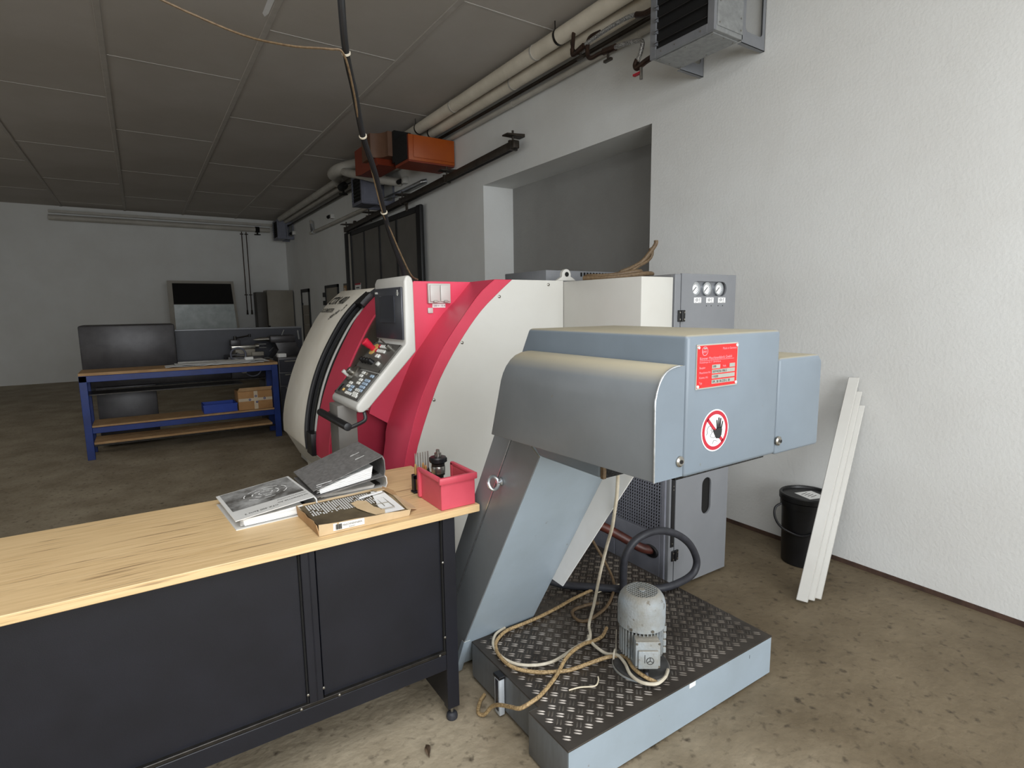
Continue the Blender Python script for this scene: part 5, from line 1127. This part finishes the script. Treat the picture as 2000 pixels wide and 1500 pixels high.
nt_ = MB().box(3.425, 3.429, 10.22, 10.54, 1.72, 2.08).build('notice', 'paper', SD)
lab(nt_, 'white paper notice'); MB().box(3.4235, 3.4252, 10.22, 10.54, 2.05, 2.08).build('notice_heading', 'sign_red', nt_)
m = MB()
for i, (a, b) in enumerate(((10.30, 10.48), (10.33, 10.44), (10.30, 10.45), (10.32, 10.46), (10.30, 10.44))): m.box(3.4235, 3.4252, a, b, 1.99 - 0.045 * i, 2.01 - 0.045 * i)
m.build('notice_lines', 'ink_black', nt_)['kind'] = 'stuff'
tag(MB().box(3.44, 3.51, 10.89, 11.10, 0.0, 3.06).build('counterweight_shaft', 'slider_frame', bevel=0.01), 'black counterweight shaft standing left of the sliding door', 'shaft')
tag(MB().box(3.44, 3.515, 10.70, 10.86, 0.0, 3.02).build('guide_strip', 'pipe_white', bevel=0.008), 'pale upright strip between the shaft and the sliding door', 'post')
RA = thing('door_rail', 'brown inclined running rail above the sliding door', 'rail', (3.40, 8.0, 3.18))
RY0, RY1, RZ0, RZ1 = 5.03, 10.82, 3.276, 3.088
rd = Vector((0, RY1 - RY0, RZ1 - RZ0)); rl = rd.length; rd.normalize(); rn = Vector((1, 0, 0)).cross(rd)
MB().obox((3.40, (RY0 + RY1) / 2, (RZ0 + RZ1) / 2), (1, 0, 0), rd, rn, 0.038, rl / 2, 0.040).build('rail_tube', 'rail_brown', RA, bevel=0.010)
MB().obox((3.40, (RY0 + RY1) / 2, (RZ0 + RZ1) / 2 - 0.041), (1, 0, 0), rd, rn, 0.012, rl / 2, 0.004).build('slot', 'void', RA)
for y in (5.10, 6.62, 8.08, 9.54, 10.80):
    z = RZ0 + (RZ1 - RZ0) * (y - RY0) / (RY1 - RY0)
    MB().prism([(3.519, z + 0.09), (3.519, z + 0.122), (3.30, z + 0.103), (3.30, z + 0.09)], 'y', y - 0.05, y + 0.05).cyl((3.40, y, z + 0.03), (3.40, y, z + 0.15), 0.012, n=8).box(3.352, 3.448, y - 0.018, y + 0.018, z - 0.046, z + 0.048).build('rail_bracket', 'rail_brown', RA)

# ================================================================== FAR CORNER
PC = thing('partition_cabinet', 'wide grey metal cabinet standing against the back wall near the corner', 'cabinet', (3.0, 16.2, 0))
MB().box(2.85, 3.49, 16.0, 16.55, 0.02, 2.13).build('body', 'panel_grey', PC, bevel=0.006)
MB().box(2.84, 3.485, 15.97, 15.998, 0.06, 2.11).build('front_door', 'panel_grey', PC, bevel=0.006)
lab(MB().box(2.60, 2.835, 16.1, 16.55, 0.02, 2.08).build('side_column', 'panel_dark', PC, bevel=0.006), 'darker narrow column on its left')
MB().box(2.82, 2.87, 15.94, 15.975, 1.10, 1.20).build('door_handle', 'void', PC)
MB().box(3.0, 3.18, 15.95, 15.972, 1.12, 1.16).build('latch', 'void', PC)
EX = tag(MB().box(3.512, 3.52, 11.30, 11.55, 1.86, 2.12).build('exit_sign', 'panel_dark'), 'small framed red and white sign on the right wall beside the black shaft', 'sign')
MB().box(3.508, 3.513, 11.33, 11.52, 1.90, 2.08).build('sign_field', 'carton_dark', EX)
text('symbol', 'B', 0.16, lambda u, v: (3.5065, 11.49 - u, 1.925 + v), 'paper', EX)
GP = thing('glazed_gate', 'dark leaning gate leaf with dusty glass at the far left', 'gate', (1.6, 15.6, 0))
MB().prism([(0.6, 0.02), (2.12, 0.02), (2.0, 2.32), (0.6, 2.32)], 'y', 15.5, 15.54).build('leaf', 'panel_grey', GP)
MB().prism([(0.7, 0.9), (2.02, 0.9), (1.972, 1.76), (0.7, 1.76)], 'y', 15.48, 15.5).build('glass', 'dusty_glass', GP)
MB().prism([(0.7, 1.77), (1.97, 1.77), (1.94, 2.26), (0.7, 2.26)], 'y', 15.48, 15.5).build('upper_panel', 'void', GP)

# ================================================================== MANUAL LATHE IN THE BACKGROUND
ML = thing('manual_lathe', 'old dark manual lathe with handwheels behind the blue bench', 'lathe', (1.2, 8.4, 0))
MB().box(-0.6, 2.0, 8.75, 8.80, 0.62, 1.345).build('splash_guard', 'lathe_blue_black', ML)
MB().box(-0.6, 2.0, 8.735, 8.79, 1.335, 1.362).build('guard_rim', 'heater_frame', ML, bevel=0.004)
MB().box(-0.6, 1.85, 8.2, 8.6, 0.72, 0.92).build('bed', 'lathe_dark', ML, bevel=0.01)
MB().box(-0.6, 1.85, 8.24, 8.28, 0.92, 0.945).box(-0.6, 1.85, 8.5, 8.54, 0.92, 0.945).build('bed_ways', 'steel', ML)
MB().box(-0.5, 0.1, 8.15, 8.65, 0.02, 0.72).build('pedestal', 'lathe_dark', ML, bevel=0.01)
MB().box(1.35, 1.8, 8.15, 8.65, 0.02, 0.72).build('pedestal', 'lathe_dark', ML, bevel=0.01)
MB().box(-0.6, 0.35, 8.1, 8.7, 0.93, 1.45).build('headstock', 'lathe_dark', ML, bevel=0.02)
# tailstock
MB().prism([(1.48, 0.945), (1.84, 0.945), (1.84, 1.06), (1.80, 1.10), (1.80, 1.16), (1.52, 1.16), (1.56, 1.06)], 'y', 8.22, 8.56).build('tailstock_foot', 'lathe_dark', ML, bevel=0.008)
MB().box(1.47, 1.80, 8.27, 8.50, 1.155, 1.255).build('tailstock_barrel', 'lathe_dark', ML, bevel=0.02)
MB().cyl((1.47, 8.385, 1.205), (1.34, 8.385, 1.205), 0.026, n=14).cyl((1.34, 8.385, 1.205), (1.27, 8.385, 1.205), 0.024, 0.003, 14).build('centre', 'steel', ML)
MB().cyl((1.64, 8.36, 1.25), (1.67, 8.33, 1.33), 0.008, n=8).build('clamp_lever', 'chrome', ML)
MB().cyl((1.86, 8.33, 1.19), (1.845, 8.31, 1.32), 0.012, n=8).build('clamp_lever', 'chrome', ML)
# carriage, toolpost, handwheels
MB().box(0.92, 1.36, 8.16, 8.60, 0.945, 1.0).build('saddle', 'lathe_dark', ML, bevel=0.008)
MB().box(1.02, 1.26, 8.20, 8.56, 1.0, 1.09).build('cross_slide', 'panel_grey', ML, bevel=0.006)
MB().box(0.985, 1.28, 8.28, 8.44, 1.09, 1.135).build('top_slide', 'steel', ML, bevel=0.006)
MB().box(0.98, 1.10, 8.28, 8.42, 1.135, 1.215).build('toolpost', 'lathe_dark', ML, bevel=0.006)
MB().cyl((1.045, 8.35, 1.21), (1.045, 8.35, 1.262), 0.02, n=12).cyl((1.05, 8.35, 1.235), (1.20, 8.28, 1.265), 0.010, n=8).build('toolpost_lever', 'dark_steel', ML)
MB().rev([(0.018, -0.02), (0.018, 0.02)], (1.215, 8.275, 1.268), 10).build('lever_knob', 'black_plastic', ML)
MB().cyl((1.28, 8.34, 1.12), (1.33, 8.34, 1.12), 0.032, n=14).build('dial', 'steel', ML)
for z in (1.142, 1.095): MB().cyl((1.32, 8.33, z), (1.42, 8.31, z), 0.006, n=8).build('crank', 'chrome', ML)
MB().box(0.94, 1.42, 8.08, 8.18, 0.72, 0.96).build('apron', 'lathe_dark', ML, bevel=0.008)
w = MB().tube([(1.03 + 0.088 * cos(a), 8.04, 1.035 + 0.088 * sin(a)) for a in [2 * pi * i / 16 for i in range(16)]], 0.012, 8, 3, closed=True)
w.build('handwheel', 'heater_far', ML)
MB().cyl((1.03, 8.03, 1.035), (1.03, 8.16, 1.035), 0.022, n=12).box(0.945, 1.115, 8.035, 8.045, 1.027, 1.043).build('wheel_hub', 'lathe_dark', ML)
w = MB().tube([(1.19 + 0.10 * cos(a), 8.02, 0.845 + 0.10 * sin(a)) for a in [2 * pi * i / 16 for i in range(16)]], 0.011, 8, 3, closed=True)
w.build('handwheel', 'heater_far', ML)
MB().cyl((1.08, 8.0, 0.83), (1.08, 8.10, 0.83), 0.04, n=14).build('gear_knob', 'steel', ML)
MB().cyl((1.43, 8.15, 1.05), (1.47, 8.10, 1.10), 0.008, n=8).build('feed_lever', 'chrome', ML)
MB().box(1.21, 1.36, 8.17, 8.25, 0.99, 1.05).build('gear_cover', 'panel_grey', ML, bevel=0.006)
MB().cyl((-0.4, 8.07, 0.70), (1.5, 8.07, 0.70), 0.012, n=8).build('lead_screw', 'steel', ML)

# ---- blue bench with its load
BB = thing('blue_bench', 'blue steel bench with a wooden top and lower shelf, holding papers and a carton', 'workbench', (0.5, 7.75, 0))
MB().box(-0.6, 1.405, 7.52, 8.0, 0.925, 0.955).build('benchtop', 'carton_dark', BB)
MB().box(-0.6, 1.33, 7.522, 7.56, 0.855, 0.923).build('front_rail', 'blue_bench', BB, bevel=0.003, seg=1)
MB().box(1.33, 1.40, 7.522, 7.56, 0.0, 0.925).build('leg', 'blue_bench', BB, bevel=0.003, seg=1)
MB().box(1.33, 1.40, 7.94, 7.98, 0.0, 0.925).build('leg', 'blue_bench', BB, bevel=0.003, seg=1)
MB().box(-0.6, -0.53, 7.522, 7.56, 0.0, 0.925).build('leg', 'blue_bench', BB, bevel=0.003, seg=1)
MB().box(-0.6, -0.53, 7.94, 7.98, 0.0, 0.925).build('leg', 'blue_bench', BB, bevel=0.003, seg=1)
MB().box(-0.53, 1.33, 7.535, 7.96, 0.355, 0.375).build('shelf', 'carton_dark', BB)
MB().box(-0.53, 1.33, 7.524, 7.56, 0.29, 0.353).build('lower_rail', 'blue_bench', BB, bevel=0.003, seg=1)
for i in range(5):
    MB().box(-0.53, 1.30, 7.56 + 0.08 * i, 7.62 + 0.08 * i, 0.16 - 0.0 * i, 0.185).build('plank', 'carton_dark', BB)
MB().box(-0.53, 1.33, 7.95, 7.97, 0.14, 0.16).box(-0.53, 1.33, 7.55, 7.57, 0.14, 0.16).build('plank_bearer', 'dark_steel', BB)
MB().box(-0.6, 1.0, 7.60, 7.95, 0.70, 0.712).build('middle_shelf', 'dark_steel', BB)
PP = thing('paper_stack', 'crumpled white papers lying along the blue bench top', 'papers', (0.9, 7.65, 0.956), )
for i, (a, b, z, c) in enumerate(((0.2, 1.25, 0.957, 7.53), (0.5, 1.32, 0.964, 7.55), (0.3, 1.10, 0.972, 7.54), (0.75, 1.28, 0.980, 7.57))):
    m = MB(); n = 14; vs = []; fs = []
    for k in range(n + 1):
        x = a + (b - a) * k / n; zz = z + 0.006 * sin(k * 1.3 + i)**2 + 0.004
        vs += [(x, c + 0.01 * sin(k), zz), (x, c + 0.30, zz), (x, c + 0.30, zz + 0.003), (x, c + 0.01 * sin(k), zz + 0.003)]
    for k in range(n):
        for q in range(4): fs.append((4 * k + q, 4 * k + (q + 1) % 4, 4 * k + 4 + (q + 1) % 4, 4 * k + 4 + q))
    fs += [(0, 1, 2, 3), (4 * n + 3, 4 * n + 2, 4 * n + 1, 4 * n)]
    m.add(vs, fs).build('sheet', 'paper', PP)
tag(MB().box(1.05, 1.14, 7.60, 7.68, 0.995, 1.03).build('small_packet', 'paper', bevel=0.004), 'small white packet lying on the papers under the handwheel', 'packet')
CA = thing('shipping_carton', 'brown cardboard carton taped crosswise on the lower shelf of the blue bench', 'carton', (1.13, 7.7, 0.376))
MB().box(0.93, 1.322, 7.57, 7.90, 0.376, 0.605).build('carton_body', 'box_card', CA, bevel=0.004)
MB().slab([(0.93, 7.60, 0.606), (1.32, 7.60, 0.606), (1.335, 7.62, 0.645), (0.955, 7.62, 0.645)], (0, 0.004, 0)).build('open_flap', 'carton_dark', CA)
MB().box(1.108, 1.152, 7.5675, 7.57, 0.378, 0.604).build('tape', 'tape', CA)
MB().box(0.931, 1.321, 7.5668, 7.5693, 0.482, 0.518).build('tape', 'tape', CA)
for x, z in ((1.13, 0.54), (1.06, 0.50), (1.23, 0.505), (1.14, 0.465)):
    MB().ring((x, 7.5664, z), (x, 7.5660, z), 0.006, 0.014, 14).build('tape_print', 'blue_bench', CA)
BL_ = thing('blue_crate', 'blue plastic crate beside the brown carton on the lower shelf', 'crate', (0.7, 7.7, 0.376))
MB().box(0.55, 0.915, 7.58, 7.90, 0.376, 0.386).box(0.55, 0.915, 7.58, 7.59, 0.386, 0.475).box(0.55, 0.915, 7.89, 7.90, 0.386, 0.475).box(0.55, 0.56, 7.59, 7.89, 0.386, 0.475).box(0.905, 0.915, 7.59, 7.89, 0.386, 0.475).build('crate_shell', 'blue_bin', BL_)
MB().box(0.545, 0.92, 7.575, 7.585, 0.462, 0.478).build('rim', 'blue_bin', BL_)
DW = thing('tool_cabinet', 'dark drawer cabinet standing between the blue bench and the cream lathe', 'cabinet', (1.6, 7.9, 0))
MB().box(1.45, 1.95, 7.72, 8.05, 0.02, 0.99).build('body', 'lathe_dark', DW, bevel=0.005)
for i in range(5):
    d_ = MB().box(1.46, 1.94, 7.702, 7.72, 0.10 + 0.175 * i, 0.262 + 0.175 * i).build('drawer', 'lathe_blue_black', DW, bevel=0.003, seg=1)
    MB().box(1.52, 1.88, 7.690, 7.703, 0.235 + 0.175 * i, 0.25 + 0.175 * i).build('drawer_pull', 'steel', d_)
tag(MB().box(1.46, 1.56, 7.74, 7.86, 0.992, 1.04).build('white_box', 'paper', bevel=0.004), 'small white box on the dark drawer cabinet', 'box')

# ================================================================== RIGHT FOREGROUND
PL = thing('plastic_pail', 'black plastic pail with lid, handle and paper label by the right wall', 'pail', (3.345, 1.785, 0))
pc_ = (3.345, 1.785, 0.002)
MB().rev([(0.122, 0), (0.126, 0.004), (0.140, 0.40), (0.141, 0.41)], pc_, 36).build('bucket', 'pail_black', PL)
MB().rev([(0.140, 0.36), (0.147, 0.362), (0.149, 0.40), (0.146, 0.402)], pc_, 36).build('collar', 'pail_black', PL)
MB().rev([(0.141, 0.405), (0.155, 0.406), (0.156, 0.435), (0.150, 0.442), (0.138, 0.440), (0.134, 0.428), (0.01, 0.426)], pc_, 36).build('lid', 'pail_black', PL)
lb_ = MB().slab([(3.28, 1.73, 0.4285), (3.40, 1.69, 0.4285), (3.44, 1.81, 0.4285), (3.32, 1.85, 0.4285)], (0, 0, 0.001)).build('paper_label', 'paper', PL)
m = MB()
for i in range(4): m.box(3.325, 3.385, 1.745 + 0.02 * i, 1.750 + 0.02 * i, 0.4296, 0.430)
m.build('print_lines', 'print_ink', lb_)['kind'] = 'stuff'
MB().tube([(3.225, 1.875, 0.375), (3.195, 1.895, 0.35), (3.175, 1.885, 0.30), (3.175, 1.85, 0.25), (3.195, 1.80, 0.22), (3.215, 1.73, 0.21), (3.245, 1.67, 0.24)], 0.007, 8, 5).build('bail_handle', 'black_plastic', PL)
for i in range(3):
    a = Vector((2.835 + 0.045 * i, 1.505 - 0.012 * i, 0.002)); up_d = Vector((0.56, 0.10, 1.0)).normalized(); side = Vector((0.35, -0.94, 0)).normalized(); nrm = up_d.cross(side)
    L_ = 1.32 - 0.092 * i
    tag(MB().obox(a + up_d * L_ / 2 + Vector((0, 0, 0.015)), up_d, side, nrm, L_ / 2, 0.028, 0.011).build('leaning_slat', 'cream_plastic', bevel=0.003, seg=1), 'white slat leaning on the right wall before the black pail, %s from the left' % NTH[i], 'slat', 'white slats leaning on the wall')
LF = MB(); n = 7; vs = []; fs = []
for i in range(n + 1):
    t = i / n; w_ = 0.011 * sin(pi * min(1, t * 1.05 + 0.02)) + 0.0004
    c_ = Vector((0.732 + 0.010 * t, 1.685 + 0.052 * t, 0.005 + 0.010 * sin(pi * t)))
    vs += [c_ + Vector((-w_, 0, 0.006 * (t))), c_ - Vector((0, 0, 0.003)), c_ + Vector((w_, 0, 0.009))]
for i in range(n):
    for k in range(2): fs.append((3 * i + k, 3 * i + k + 1, 3 * i + 4 + k, 3 * i + 3 + k))
lf = tag(LF.add(vs, fs).build('dry_leaf', 'leaf_brown'), 'dry brown leaf lying on the concrete floor before the workbench', 'leaf')
sm = lf.modifiers.new('thickness', 'SOLIDIFY'); sm.thickness = 0.0008

# ---- last small things
VB = thing('pipe_valve', 'black gate valve on the pipes left of the middle unit heater', 'valve', (3.17, 10.1, 3.75))
MB().cyl((3.17, 10.05, 3.74), (3.17, 10.27, 3.74), 0.065, n=14).build('valve_body', 'void', VB, bevel=0.01)
MB().cyl((3.17, 10.14, 3.70), (3.17, 10.14, 3.61), 0.02, n=8).cyl((3.17, 10.14, 3.615), (3.17, 10.14, 3.60), 0.075, n=14).build('hand_wheel', 'void', VB)
MB().cyl((3.17, 10.05, 3.74), (3.17, 9.15, 3.70), 0.012, n=8).build('stem_pipe', 'void', VB)
MB().prism([(1.036, 4.35), (1.088, 4.35), (1.088, 5.20), (1.07, 5.27), (1.045, 5.22)], 'z', ZC - 0.002, ZC + 0.001).build('white_patch', 'sign_white', ceil)  # white patch on the ceiling beside a batten
tag(MB().tube([(1.775, 1.964, zc + 0.004), (1.86, 1.962, zc + 0.007), (1.934, 1.963, zc + 0.006)], 0.0028, 6, 3).build('stick', 'string'), 'thin pale twig lying behind the hanging white cable on the checker plate', 'stick')
